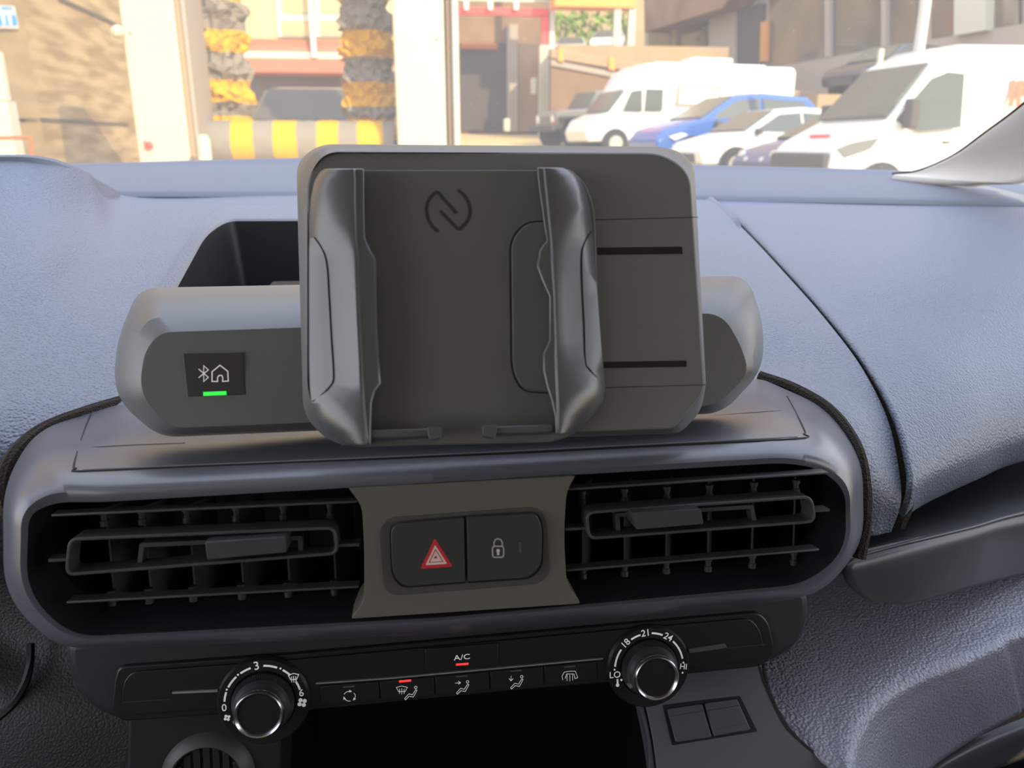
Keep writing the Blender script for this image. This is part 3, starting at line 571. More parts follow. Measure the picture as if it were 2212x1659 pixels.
# ================================================================ cabin shell
def struct(o): o['kind'] = 'structure'; return o
M_liner = mat('headliner', (.60, .62, .66), .9); M_trimd = mat('door_trim', (.09, .088, .085), .7); M_seat = mat('bulkhead_panel', (.48, .50, .54), .9)
struct(MB().box((-.95, -1.5, 1.84), (1.08, .44, 1.90)).build('ceiling', M_liner))
struct(MB().box((-.95, -1.5, .35), (1.08, 1.25, .40)).build('floor', M_trimd))
struct(MB().box((-.95, -1.56, .35), (1.08, -1.5, 1.9)).build('wall_back', M_seat))
for s, x0, x1 in (('left', -1.0, -.95), ('right', 1.08, 1.13)):
    m = MB(); m.box((x0, -1.5, .35), (x1, 1.25, 1.12)); m.box((x0, -1.5, 1.12), (x1, -1.0, 1.9)); zt_ = 1.80 if s == 'left' else 1.56; m.box((x0, -1.0, zt_), (x1, .44, 1.9)); m.box((x0, .60, 1.12), (x1, .64, 1.62))
    struct(m.build('wall_'+s, M_trimd))
struct(MB().box((-.95, 1.26, .35), (1.08, 1.30, 1.30)).build('wall_front', M_trimd))
# A pillars
rows = [[(1930,377,1.10),(1985,370,1.09),(2060,338,1.06),(2130,288,1.02),(2212,226,.97),(2330,120,.88),(2560,-120,.72)],
        [(1950,380,1.09),(2010,378,1.08),(2090,352,1.05),(2160,305,1.01),(2240,245,.96),(2360,140,.87),(2590,-100,.71)],
        [(2150,396,1.02),(2200,392,1.0),(2260,370,.98),(2330,330,.95),(2400,280,.90),(2520,180,.82),(2750,-60,.66)]]
pa = patch(rows, 8, 6).build('trim_1', M_pillar, None, solid=.01, smooth=60); struct(pa)
ed = cr([Vector(p) for p in rows[0]], 6)
struct(MB().tube([at(x-2, y-1, Y+.005) for x, y, Y in ed], .0022, 6).build('trim_2', M_black))
pb = MB().tube([(-.93, 1.2, 1.33), (-.93, .8, 1.62), (-.93, .44, 1.83)], .04, 10); struct(pb.build('trim_3', M_pillar))
# windscreen: glare haze mixed into the glass, plus fine dust specks
def glare_veil(t, b):
    nt = t.nodes; out = nt['Material Output']; nt.remove(b)
    tr = nt.new('ShaderNodeBsdfTransparent'); tr.inputs[0].default_value = (.97, .97, .95, 1)
    tl = nt.new('ShaderNodeBsdfTranslucent'); tl.inputs[0].default_value = (.95, .88, .78, 1); df = nt.new('ShaderNodeBsdfDiffuse'); df.inputs[0].default_value = (.9, .85, .78, 1)
    m1 = nt.new('ShaderNodeMixShader'); m1.inputs[0].default_value = .4; t.links.new(tl.outputs[0], m1.inputs[1]); t.links.new(df.outputs[0], m1.inputs[2])
    tc = nt.new('ShaderNodeTexCoord'); n = nt.new('ShaderNodeTexNoise'); n.inputs['Scale'].default_value = 9; n.inputs['Detail'].default_value = 3
    sp = nt.new('ShaderNodeTexNoise'); sp.inputs['Scale'].default_value = 260; sp.inputs['Detail'].default_value = 1
    mr = nt.new('ShaderNodeMapRange'); mr.inputs['To Min'].default_value = .13; mr.inputs['To Max'].default_value = .22
    m2r = nt.new('ShaderNodeMapRange'); m2r.inputs['From Min'].default_value = .70; m2r.inputs['From Max'].default_value = .80; m2r.inputs['To Max'].default_value = .12
    ad = nt.new('ShaderNodeMath'); ad.operation = 'ADD'
    t.links.new(tc.outputs['Object'], n.inputs['Vector']); t.links.new(tc.outputs['Object'], sp.inputs['Vector'])
    t.links.new(n.outputs['Fac'], mr.inputs['Value']); t.links.new(sp.outputs['Fac'], m2r.inputs['Value'])
    t.links.new(mr.outputs[0], ad.inputs[0]); t.links.new(m2r.outputs[0], ad.inputs[1])
    mx = nt.new('ShaderNodeMixShader'); t.links.new(ad.outputs[0], mx.inputs[0]); t.links.new(tr.outputs[0], mx.inputs[1]); t.links.new(m1.outputs[0], mx.inputs[2])
    t.links.new(mx.outputs[0], out.inputs['Surface'])
M_glass = node_mat('glare_veil_glass', glare_veil)
gw = MB().loft([[(-.92, 1.245, 1.34), (-.3, 1.27, 1.335), (.4, 1.27, 1.335), (1.05, 1.245, 1.33)], [(-.92, .85, 1.585), (-.3, .88, 1.59), (.4, .88, 1.59), (1.05, .85, 1.585)], [(-.92, .445, 1.84), (-.3, .455, 1.845), (.4, .455, 1.845), (1.05, .445, 1.84)]], closed=False)
struct(gw.build('window_1', M_glass, None, smooth=60))
# ================================================================ outside
def g(Y): return max(0, .055*(Y-3))
def concrete(c1, c2, sc):
    def f(t, b):
        n = t.nodes; tc = n.new('ShaderNodeTexCoord'); mp = n.new('ShaderNodeMapping'); mp.inputs['Scale'].default_value = (.35, .35, 2.2)
        no = n.new('ShaderNodeTexNoise'); no.inputs['Scale'].default_value = sc; no.inputs['Detail'].default_value = 4
        r = n.new('ShaderNodeValToRGB'); r.color_ramp.elements[0].position = .38; r.color_ramp.elements[1].position = .62
        r.color_ramp.elements[0].color = (*c1, 1); r.color_ramp.elements[1].color = (*c2, 1)
        t.links.new(tc.outputs['Object'], mp.inputs[0]); t.links.new(mp.outputs[0], no.inputs['Vector']); t.links.new(no.outputs['Fac'], r.inputs[0]); t.links.new(r.outputs[0], b.inputs['Base Color'])
    return f
M_conc = node_mat('board_concrete', concrete((.27, .185, .085), (.44, .32, .165), 2.5), .95, .1)
M_conc2 = node_mat('slab_concrete', concrete((.32, .23, .11), (.42, .31, .16), 1.2), .95, .1)
M_ground = mat('asphalt', (.55, .40, .19), .95, noise=(.6, (.48, .35, .17)), spec=.1)
M_cream = mat('cream_paint', (.50, .49, .39), .6); M_offw = mat('white_paint', (.60, .60, .54), .5)
M_brown = mat('brown_wall', (.20, .13, .08), .9, noise=(.8, (.27, .17, .10)), spec=.1); M_tan = mat('tan_wall', (.38, .27, .16), .9, noise=(.5, (.32, .23, .14)), spec=.1)
M_dgrey = mat('dark_grey_wall', (.07, .065, .06), .8); M_redp = mat('red_paint', (.75, .06, .05), .5); M_orange = mat('orange_paint', (.80, .30, .05), .6)
M_salmon = mat('salmon_paint', (.45, .14, .075), .7); M_yell = mat('yellow_wall', (.52, .43, .24), .8); M_cwhite = mat('car_white', (.72, .72, .70), .25, coat=.5)
M_wglass = mat('car_glass', (.07, .085, .075), .2, spec=.5); M_bglass = mat('building_glass', (.07, .06, .045), .08, spec=1.0, noise=(.45, (.16, .115, .06), 3))
M_tyre = mat('tyre', (.02, .02, .02), .8); M_alu = mat('wheel_rim', (.45, .44, .42), .4, metal=.6); M_greyw = mat('grey_wall', (.34, .29, .24), .9)
def strip(x0, x1, y0, y1, m, name='ground'):
    pass
gm = MB(); ys = [-30, 3, 40, 110]
gm.loft([[(-60, y, g(y) if y < 41 else g(40)+(y-40)*.01) for y in ys], [(90, y, g(y) if y < 41 else g(40)+(y-40)*.01) for y in ys]], closed=False, flip=True)
struct(gm.build('ground', M_ground, None, smooth=0))
def vbox(x0, x1, y0, y1, Y, dep, name, m, parent=None, bevel=0):
    ym = (max(-50, y0)+y1)/2; a, b = at(x0, ym, Y), at(x1, ym, Y); xm = (x0+x1)/2
    return MB().box((a.x, Y, at(xm, y1, Y).z), (b.x, Y+dep, at(xm, y0, Y).z)).build(name, m, parent, bevel=bevel, smooth=30)
# ---- left side concrete wall
FL = Frame((-6, 12, 1.4), (0, 1, 0), (0, 0, 1))
WLt = thing('concrete_wall', (-6.3, 12, g(6)), 'tan board marked concrete retaining wall at the left edge behind the white sign', 'wall')
MB().prism(FL, [(-9, -1.6), (8.6, -1.6), (8.6, 9), (-9, 9)], -.6, 0).build('wall_face', M_conc, WLt)
MB().pprism(FL, [(-900,-300),(45,-300),(47,0),(88,258),(-900,250)], -.02, .22).build('buttress', M_conc2, WLt, bevel=.02)
MB().pprism(FL, [(-900,256),(90,262),(104,360),(110,420),(-900,420)], -.02, .17).build('buttress_foot', M_conc2, WLt, bevel=.02)
pstroke(MB(), FL, [(88,258),(278,269)], .06, -.02, .02).build('wall_joint', mat('joint_dark', (.10, .07, .04), .9), WLt)
pstroke(MB(), FL, [(128,-4),(234,44),(300,80)], .07, -.02, .03).build('roof_edge', mat('joint_dark', (.10, .07, .04), .9), WLt)
SG = thing('bay_sign', FL.W(10, 62, .25), 'white and blue sign reading 11 on the concrete wall', 'sign')
MB().pprism(FL, rp([(-60,10,4),(32,13,4),(41,62,4),(-60,60,4)], 2), .22, .26).build('sign_board', M_cwhite, SG)
bp_ = MB().pprism(FL, [(-60,33),(34,32),(38,55),(-60,56)], .26, .265).build('blue_field', mat('sign_blue', (.02, .35, .75), .5), SG)
MB().pprism(FL, [(2,14.5),(26,15.5),(27,20),(3,20)], .26, .265).build('blue_mark', mat('sign_blue', (.02, .35, .75), .5), SG)
for x in (8, 22):
    MB().pprism(FL, [(x-4,34),(x+2,33),(x+5,54),(x-1,54.5),(x-3,40),(x-5,42)], .265, .27).build('digit', M_cwhite, bp_)
tag(vbox(-30, 6, 110, 216, 11.9, .12, 'white_pipe', M_offw, None), 'thin white pipe bracket below the sign at the left edge', 'pipe')
tag(vbox(-40, 32, 218, 420, 11.2, .25, 'white_cabinet', M_offw, None), 'white utility cabinet low at the left edge before the concrete', 'cabinet')
rl = MB(); rl.tube([at(-60, 299, 10.8), at(64, 297, 10.8), at(68, 300, 10.8)], .022, 8); rl.tube([at(66, 297, 10.8), at(76, 420, 10.8)], .022, 8)
tag(rl.build('handrail', mat('rust', (.40, .14, .05), .8)), 'thin rust brown handrail in front of the concrete wall', 'handrail')
# ---- car wash
GW = thing('car_wash_gantry', (at(640, 350, 10.2).x, 10.6, g(10.2)), 'white roll over car wash gantry with two tall panels', 'car wash')
zt = 5.2
def col(x0, x1, Y, dep, name, m, z0=None, zt=5.2, bevel=.03):
    a, b = at(x0, 175, Y), at(x1, 175, Y); z0 = g(Y) if z0 is None else z0
    return MB().box((a.x, Y, z0), (b.x, Y+dep, zt)).build(name, m, GW, bevel=bevel)
c1 = col(277, 392, 10, 1.3, 'gantry_column', M_cream); c2 = col(853, 962, 10, 1.3, 'gantry_column', M_cream)
col(393, 404, 10.05, .9, 'guide_rail', M_tan); col(405, 416, 10.1, .9, 'guide_rail', M_greyw); col(966, 976, 10.1, .9, 'guide_rail', M_tan); col(979, 990, 10.0, .3, 'guide_rail', M_offw)
MB().box((at(277,175,10).x, 10.05, 4.7), (at(990,175,10).x, 11.2, 5.3)).build('top_beam', M_cream, GW, bevel=.03)
MB().lathe(at(322, 314, 9.98), (0, -1, 0), [(.045, 0), (.045, .03), (0, .04)], 20).build('red_button', M_redp, c1)
MB().lathe(at(254, 68, 9.9), (0, -1, 0), [(.05, -.1), (.07, 0), (.05, .06), (0, .08)], 16).build('side_lamp', M_cream, GW)
for x, y in ((282, 70), (945, 84), (312, 305)): MB().lathe(at(x, y, 9.99), (0, -1, 0), [(.015, 0), (.015, .02), (0, .02)], 10).build('bolt', M_greyw, GW)
def bands(axis, edges, c1_, c2_):
    def f(t, b):
        n = t.nodes; tc = n.new('ShaderNodeTexCoord'); s = n.new('ShaderNodeSeparateXYZ'); t.links.new(tc.outputs['Object'], s.inputs[0])
        no = n.new('ShaderNodeTexNoise'); no.inputs['Scale'].default_value = 9; no.inputs['Detail'].default_value = 3; t.links.new(tc.outputs['Object'], no.inputs['Vector'])
        ad = n.new('ShaderNodeMath'); ad.operation = 'MULTIPLY_ADD'; ad.inputs[1].default_value = .05; t.links.new(no.outputs['Fac'], ad.inputs[0]); t.links.new(s.outputs[axis], ad.inputs[2])
        r = n.new('ShaderNodeValToRGB'); r.color_ramp.interpolation = 'CONSTANT'; lo, hi = edges[0]-.1, edges[-1]+.1
        mr = n.new('ShaderNodeMapRange'); mr.inputs['From Min'].default_value = lo; mr.inputs['From Max'].default_value = hi; t.links.new(ad.outputs[0], mr.inputs['Value']); t.links.new(mr.outputs[0], r.inputs[0])
        el = r.color_ramp.elements; el[0].position = 0; el[0].color = (*c1_, 1); el[1].position = (edges[0]+.025-lo)/(hi-lo); el[1].color = (*c2_, 1)
        for k, e in enumerate(edges[1:]): q = el.new(min(.999, (e+.025-lo)/(hi-lo))); q.color = (*(c1_ if k % 2 == 0 else c2_), 1)
        t.links.new(r.outputs[0], b.inputs['Base Color'])
    return f
GR_, YE_ = (.25, .22, .18), (.66, .36, .0)
def brush(px, py0, py1, Y, r, label, stripes, k):
    o = at(px, 200, Y); z0, z1 = at(px, py1, Y).z, at(px, py0, Y).z; m = MB(); N = 40; H = int((z1-z0)/.05)
    loops = []
    for i in range(H+1):
        z = z0+(z1-z0)*i/H; base = r*(1+.10*math.sin(i*.9+k))
        loops.append([(o.x+base*q*math.cos(a*6.2832/N), Y+base*q*math.sin(a*6.2832/N), z+random.uniform(-.03, .03)) for a, q in ((a, 1+random.uniform(-.20, .16)) for a in range(N))])
    m.loft(loops, True, True, True)
    ed = sorted(at(px, s, Y).z-z0 for s in stripes)
    b = m.build('vertical_brush', node_mat('brush_bands_%d' % k, bands('Z', ed, GR_, YE_), .95, .1), None, smooth=0)
    MB().tube([(o.x, Y, z0-.35), (o.x, Y, z1+.3)], .05, 10).build('spindle', M_dgrey, b)
    tag(b, label, 'brush'); return b
brush(478, -160, 292, 11.4, .37, 'left upright car wash brush of grey and yellow bristles', [280, 248, 220, 172, 113, 66, 2, -45], 0)
brush(798, -160, 300, 11.4, .33, 'right upright car wash brush of grey and yellow bristles', [306, 252, 228, 176, 124, 66, 0, -40], 1)
oa, ob = at(455, 305, 10.7), at(852, 305, 10.7); m = MB(); N = 32; loops = []
for i in range(61):
    x = oa.x+(ob.x-oa.x)*i/60; loops.append([(x, 10.7+.27*q*math.cos(a*6.2832/N), oa.z-.02+.27*q*math.sin(a*6.2832/N)) for a, q in ((a, 1+random.uniform(-.02, .02)) for a in range(N))])
m.loft(loops, True, True, True)
xc = (oa.x+ob.x)/2
hb2 = m.build('horizontal_brush', node_mat('brush_bands_h', bands('X', [at(x, 305, 10.45).x-xc-.03 for x in (503, 551, 594, 644, 688, 735, 776, 832)], GR_, YE_), .9, .1), None, smooth=40)
MB().tube([(oa.x-.2, 10.7, oa.z-.02), (ob.x+.15, 10.7, oa.z-.02)], .04, 8).build('spindle', M_dgrey, hb2)
tag(hb2, 'horizontal car wash roller with upright yellow and grey bands', 'brush')
bl = at(444, 352, 9.6); tag(MB().lathe((bl.x, 9.6, g(9.6)), (0, 0, 1), [(.13, 0), (.13, .05), (.075, .09), (.075, at(444, 296, 9.6).z-g(9.6)-.04), (.05, at(444, 292, 9.6).z-g(9.6)), (0, at(444, 290, 9.6).z-g(9.6))], 20).build('bollard', M_cream), 'small cream bollard at the foot of the left brush', 'bollard')
# ---- vehicles
def car(name, label, cat, frontpx, Y, head, outline, hwf, paint, wind, sides, rear=None, wheels=((1.25, .32), (-1.25, .32)), extra=None, z=None, scale=1, hwz=None, lights=(), glassm=None, group=None):
    th = math.radians(head); T = bpy.data.objects.new(name, None); COL.objects.link(T); WL[T.name] = Vector((0, 0, 0)); tag(T, label, cat, group)
    gl_ = glassm or M_wglass
    n = len(outline); L0 = [(x, -hwf(x, zz), zz) for x, zz in outline]; Li = [(x*.995, -hwf(x, zz)*.86, zz+(.03 if zz > 1 else 0)) for x, zz in outline]
    m = MB(); loops = [[(x, s*hwf(x, zz)*k, zz+(c if zz > outline_mid else 0)) for x, zz in outline] for s, k, c in ((-1, 1, 0), (-1, .84, .035), (1, .84, .035), (1, 1, 0))] if False else None
    om = (min(p[1] for p in outline)+max(p[1] for p in outline))/2
    lp = [[(x, s*hwf(x, zz)*k, zz+(c if zz > om else 0)) for x, zz in outline] for s, k, c in ((-1, 1, 0), (-1, .82, .04), (1, .82, .04), (1, 1, 0))]
    m.loft(lp, True, True, True); b = m.build('body', paint, T, bevel=.05, smooth=40, seg=2)
    def side(poly, s, nm, mt, par, d=.012):
        q = MB(); q.loft([[(x, s*(hwf(x, zz)-.01), zz) for x, zz in poly], [(x, s*(hwf(x, zz)+d), zz) for x, zz in poly]], True, True, True); return q.build(nm, mt, par)
    def across(p0, p1, k0, k1, nm, mt, par, d=.02):
        (x0, z0), (x1, z1) = p0, p1; nx, nz = (z0-z1), (x1-x0); l = math.hypot(nx, nz); nx, nz = nx/l*d, nz/l*d
        if nz < 0: nx, nz = -nx, -nz
        w0, w1 = hwf(x0, z0)*k0, hwf(x1, z1)*k1
        a = [(x0, -w0, z0), (x0, w0, z0), (x1, w1, z1), (x1, -w1, z1)]
        q = MB(); q.loft([[(x-nx, y, zz-nz) for x, y, zz in a], [(x+nx+.035*(1 if x1 < x0 else 0), y, zz+nz+.035) for x, y, zz in a]], True, True, True); return q.build(nm, mt, par)
    if wind: across(wind[0], wind[1], .90, .86, 'windscreen', gl_, T)
    if rear: across(rear[0], rear[1], .85, .85, 'rear_window', gl_, T)
    for poly in sides:
        for s in (1, -1): side(poly, s, 'side_window', gl_, T)
    hw0 = max(hwf(x, .6) for x, _ in outline)
    for wx, wr in wheels:
        for s in (1, -1):
            a = MB().lathe((wx, s*(hw0-.03), wr), (0, s, 0), [(wr*1.18, 0), (wr*1.18, .035), (0, .036)], 24).build('wheel_arch', M_tyre, T)
            w = MB().lathe((wx, s*(hw0-.16), wr), (0, s, 0), [(wr*.9, 0), (wr, .03), (wr, .18), (wr*.9, .215), (wr*.62, .21)], 28).build('wheel', M_tyre, T)
            MB().lathe((wx, s*(hw0+.035), wr), (0, s, 0), [(wr*.62, .02), (wr*.5, .01), (wr*.12, .03), (0, .03)], 14).build('rim', M_alu, w)
    if extra: extra(T, side, across)
    if scale != 1: T.scale = (scale,)*3
    fx = max(p[0] for p in outline)*scale; P = at(frontpx, 315, Y); zz = g(Y) if z is None else z
    T.location = (P.x-fx*math.cos(th), P.y-fx*math.sin(th), zz); T.rotation_euler = (0, 0, th)
    return T
def hw_(b, t, zs, zt): return lambda x, z: (b if z <= zs else b+(t-b)*(z-zs)/(zt-zs))*(1-.10*max(0, (abs(x)-1.3))/1.0 if abs(x) < 9 else 1)
def round_light(T, x, y, z, r, m=None):
    a = MB().lathe((x, y, z), (1, 0, 0), [(r, -.05), (r, .01), (r*.8, .02), (0, .03)], 20).build('headlight', m or mat('lamp_glass', (.75, .72, .66), .2), T); return a
van_o = [(2.75,.35),(2.85,.55),(2.80,.95),(2.62,1.10),(1.95,1.42),(1.20,2.28),(.75,2.50),(-2.9,2.55),(-3.0,2.4),(-3.05,.4)]
vhw = lambda x, z: (1.02 if z < 1.18 else 1.02-.12*(z-1.18)/1.32)*(1-.12*max(0, x-1.9)/.9)
def van_extra(T, side, across):
    for s in (1, -1):
        side([(2.76,.98),(2.55,1.07),(2.10,1.15),(2.22,.98),(2.62,.84)], s, 'headlight', mat('van_lamp', (.16, .16, .15), .2), T, .02)
        mm = MB().box((1.62, s*1.02, 1.28), (1.78, s*1.24, 1.72)).build('side_mirror', M_dgrey, T, bevel=.04)
        side([(1.0,1.05),(.88,1.05),(.88,1.10),(1.0,1.10)], s, 'door_handle', M_dgrey, T, .03)
    MB().box((2.70, -.82, .38), (2.92, .82, .92)).build('grille', M_dgrey, T, bevel=.05)
    across((2.50,1.14), (2.46,1.165), .3, .3, 'bonnet_badge', M_redp, T, .01)
    FT = Frame((-.30, .975, 1.80), (-1, 0, 0), (0, -.12, 1))
    text('lettering', FT, 'IR', 0, 0, .52, .03, mat('red_letter', (.80, .10, .03), .5), T, bold=.02)
car('white_van', 'large white panel van with red lettering parked furthest right', 'van', 1728, 11.6, 184, van_o, vhw, M_cwhite, ((1.95,1.44), (1.24,2.22)),
    [[(1.88,1.40),(1.30,2.02),(1.02,2.12),(.72,2.10),(.70,1.30),(1.40,1.24)]], wheels=((2.0,.36), (-1.9,.36)), extra=van_extra, scale=.90)
moto_o = [(3.4,.4),(3.5,.7),(3.3,1.05),(2.75,1.25),(2.25,1.85),(1.9,2.45),(1.55,2.62),(-3.4,2.62),(-3.5,2.5),(-3.5,.5)]
def moto_extra(T, side, across):
    MB().box((-2.6, -.7, 2.6), (1.2, .7, 2.72)).build('roof_rack', M_cwhite, T, bevel=.03)
    MB().box((-1.6, -.45, 2.7), (-.2, .45, 2.92)).build('roof_unit', M_cwhite, T, bevel=.06)
    for s in (1, -1):
        side([(.6,1.45),(.6,2.05),(-.9,2.05),(-.9,1.45)], s, 'window_frame', M_greyw, T, .01)
        side([(.5,1.53),(.5,1.97),(-.8,1.97),(-.8,1.53)], s, 'blind', M_cwhite, T, .022)
        side([(-1.4,1.5),(-1.4,2.2),(-2.05,2.2),(-2.05,1.5)], s, 'hatch', mat('grey_hatch', (.45, .44, .43), .5), T, .012)
        side([(3.35,.95),(3.05,1.05),(2.85,1.02),(3.1,.85)], s, 'headlight', mat('lamp_glass', (.75, .72, .66), .2), T, .02)
car('motorhome', 'white motorhome with roof boxes parked beside the grey off roader', 'motorhome', 1240, 23.5, 188, moto_o, lambda x, z: 1.05*(1-.10*max(0, x-2.3)/1.2), M_cwhite, ((2.75,1.27), (2.28,1.85)),
    [[(2.35,1.28),(2.10,1.85),(1.75,1.9),(1.72,1.28)], [(1.62,1.30),(1.62,1.92),(1.05,1.92),(1.05,1.30)]], wheels=((2.55,.36), (-2.0,.36)), extra=moto_extra, scale=.93)
jeep_o = [(2.0,.55),(2.05,1.0),(1.9,1.15),(.75,1.22),(.42,1.78),(-1.85,1.82),(-1.95,1.2),(-1.95,.55)]
M_jeep = mat('car_grey', (.16, .15, .14), .35, coat=.4)
def jeep_extra(T, side, across):
    for y in (-.52, .52): round_light(T, 2.03, y, .88, .13)
    MB().box((2.0, -.85, .5), (2.22, .85, .68)).build('bumper', M_dgrey, T, bevel=.03)
    for s in (1, -1): MB().box((1.0, s*.72, .85), (1.95, s*.98, .97)).build('fender', M_dgrey, T, bevel=.03)
    MB().lathe((2.08, .7, .78), (1, 0, 0), [(.05, 0), (.05, .02), (0, .02)], 10).build('indicator_lamp', M_redp, T)
car('off_roader', 'boxy grey off road car with round headlights beside the motorhome', 'car', 1176, 27.5, 198, jeep_o, lambda x, z: .78 if z < 1.2 else .78-.12*(z-1.2)/.6, M_jeep, ((.75,1.24), (.45,1.74)),
    [[(.52,1.25),(.32,1.70),(-.3,1.70),(-.3,1.25)], [(-.4,1.25),(-.4,1.70),(-1.7,1.72),(-1.78,1.25)]], wheels=((1.35,.42), (-1.25,.42)), extra=jeep_extra)
hatch_o = [(2.0,.32),(2.05,.58),(1.88,.78),(1.05,.97),(.25,1.43),(-.4,1.48),(-1.5,1.42),(-1.95,1.0),(-2.05,.6),(-2.0,.32)]
hwh = hw_(.88, .66, .95, 1.48)
def h_extra(T, side, across):
    for s in (1, -1):
        side([(1.96,.72),(1.65,.80),(1.5,.76),(1.8,.64)], s, 'headlight', mat('lamp_glass', (.75, .72, .66), .2), T, .015)
        MB().box((.72, s*.86, .95), (.85, s*1.0, 1.07)).build('side_mirror', M_dgrey, T, bevel=.02)
    MB().box((1.93, -.5, .36), (2.06, .5, .56)).build('grille', M_dgrey, T, bevel=.03)
hs_ = [[(.88,1.0),(.22,1.36),(-.3,1.40),(-.3,1.0)], [(-.38,1.0),(-.38,1.40),(-1.35,1.35),(-1.65,1.02)]]
car('blue_car', 'bright blue car with a roof bar parked between the motorhome and the white hatchback', 'car', 1385, 18.9, 187, [(x*1.1, z*1.12) for x, z in hatch_o], hw_(.9, .7, 1.05, 1.65), mat('car_blue', (.02, .10, .40), .25, coat=.6), ((1.15,1.10), (.29,1.58)),
    [[(x*1.1, z*1.12) for x, z in p] for p in hs_], extra=h_extra, wheels=((1.35,.34), (-1.4,.34)))
car('white_hatchback', 'white hatchback with dark windows parked next to the blue car', 'car', 1478, 16.3, 186, hatch_o, hwh, M_cwhite, ((1.03,1.0), (.28,1.40)), hs_, extra=h_extra, scale=.93)
def mini_extra(T, side, across):
    for y in (-.6, .6): round_light(T, 1.93, y, .68, .12)
    for y in (-.3, .3): round_light(T, 2.0, y, .60, .07)
    MB().box((1.9, -.62, .34), (2.04, .62, .52)).build('grille', M_dgrey, T, bevel=.03)
    for s in (1, -1): MB().box((.72, s*.86, .95), (.85, s*1.0, 1.07)).build('side_mirror', M_dgrey, T, bevel=.02)
car('small_dark_car', 'small dark blue car with round lamps beside the large white van', 'car', 1625, 13.9, 186, hatch_o, hwh, mat('car_navy', (.04, .07, .20), .25, coat=.6), ((1.03,1.0), (.28,1.40)), hs_, extra=mini_extra, scale=.9)
def suv_extra(T, side, across):
    for s in (1, -1): side([(1.96,.85),(1.65,.93),(1.5,.88),(1.8,.76)], s, 'headlight', mat('lamp_glass', (.75, .72, .66), .2), T, .015)
    MB().box((1.9, -.6, .45), (2.1, .6, .75)).build('grille', M_dgrey, T, bevel=.03)
car('washed_car', 'dark car inside the car wash behind the yellow banded roller', 'car', 640, 12.6, 268, [(x, z*1.22) for x, z in hatch_o], hw_(.92, .74, 1.15, 1.8), mat('car_dark', (.09, .085, .08), .3, coat=.4), ((1.03,1.22), (.28,1.72)), [[(x, z*1.22) for x, z in p] for p in hs_], extra=suv_extra, glassm=mat('dark_screen', (.10, .09, .065), .6, spec=.2))
car('dark_pickup', 'dark car high on the ramp behind the large white van', 'car', 1798, 25.0, 195, [(x, z*1.1) for x, z in hatch_o], hw_(.9, .7, 1.05, 1.62), mat('car_black', (.03, .03, .035), .3, coat=.4), ((1.03,1.10), (.28,1.55)), [[(x, z*1.1) for x, z in p] for p in hs_], extra=h_extra, z=at(1850, 212, 25).z)
zu = at(1260, 118, 36).z
car('silver_car', 'silver car on the upper car park, left of the two', 'car', 1226, 39, 256, hatch_o, hwh, mat('car_silver', (.55, .55, .54), .3, coat=.4), ((1.03,1.0), (.28,1.40)), hs_, extra=h_extra, z=zu, scale=.86)
car('white_saloon', 'white car on the upper car park, right of the two', 'car', 1302, 36.5, 252, hatch_o, hwh, M_cwhite, ((1.03,1.0), (.28,1.40)), hs_, extra=h_extra, z=zu, scale=.86)
# ---- upper deck, ramp wall
UD = thing('ramp_wall', (at(1500, 200, 32).x, 32, g(32)), 'brown ramp wall with a pale top rail behind the parked cars', 'wall')
FU = Frame((at(1500,200,32).x, 32, 1.4), (1, 0, 0), (0, 0, 1))
MB().pprism(FU, [(1190,120),(1795,232),(2050,270),(2050,345),(1190,330)], -.4, 0).build('ramp_face', M_brown, UD)
MB().pprism(FU, [(1190,103),(1795,208),(2050,250),(2050,268),(1795,228),(1190,126)], -.5, .15).build('top_rail', M_tan, UD, bevel=.05)
MB().pprism(FU, [(1190,128),(1400,170),(1400,182),(1190,142)], 0, .1).build('lower_rail', M_greyw, UD, bevel=.03)
for x, y in ((1212, 103), (1322, 122), (1758, 205)): MB().pprism(FU, [(x-6,y),(x+6,y+2),(x+6,y+30),(x-6,y+28)], .15, .22).build('orange_marker', M_orange, UD)
struct(MB().box((at(1195,120,34).x, 32.6, g(34)), (at(1395,120,34).x+3, 48, zu)).build('upper_deck', M_tan))
struct(MB().box((at(1740,200,24).x, 23.2, g(24)), (at(2080,200,24).x+1, 29, at(1850,212,25).z)).build('ramp_deck', M_tan))
hd = MB(); o1, o2 = at(1200, 60, 46), at(1365, 60, 46)
for i in range(700):
    x = random.uniform(o1.x, o2.x); z = random.uniform(zu, at(1300, 28, 46).z); y = 46+random.uniform(-.5, .5); s = random.uniform(.12, .3)
    a = Vector((random.uniform(-1, 1), random.uniform(-1, 0), random.uniform(-1, 1))).normalized(); b = a.cross(Vector((.3, .5, .8))).normalized(); c_ = a.cross(b)
    hd.add([Vector((x, y, z))+b*s, Vector((x, y, z))+c_*s*.6, Vector((x, y, z))-b*s, Vector((x, y, z))-c_*s*.6], [(0, 1, 2, 3)])
tag(hd.build('hedge', mat('hedge_leaf', (.16, .26, .03), .8, noise=(2, (.26, .36, .05))), smooth=0), 'green hedge behind the cars on the upper level', 'hedge', kind='stuff')
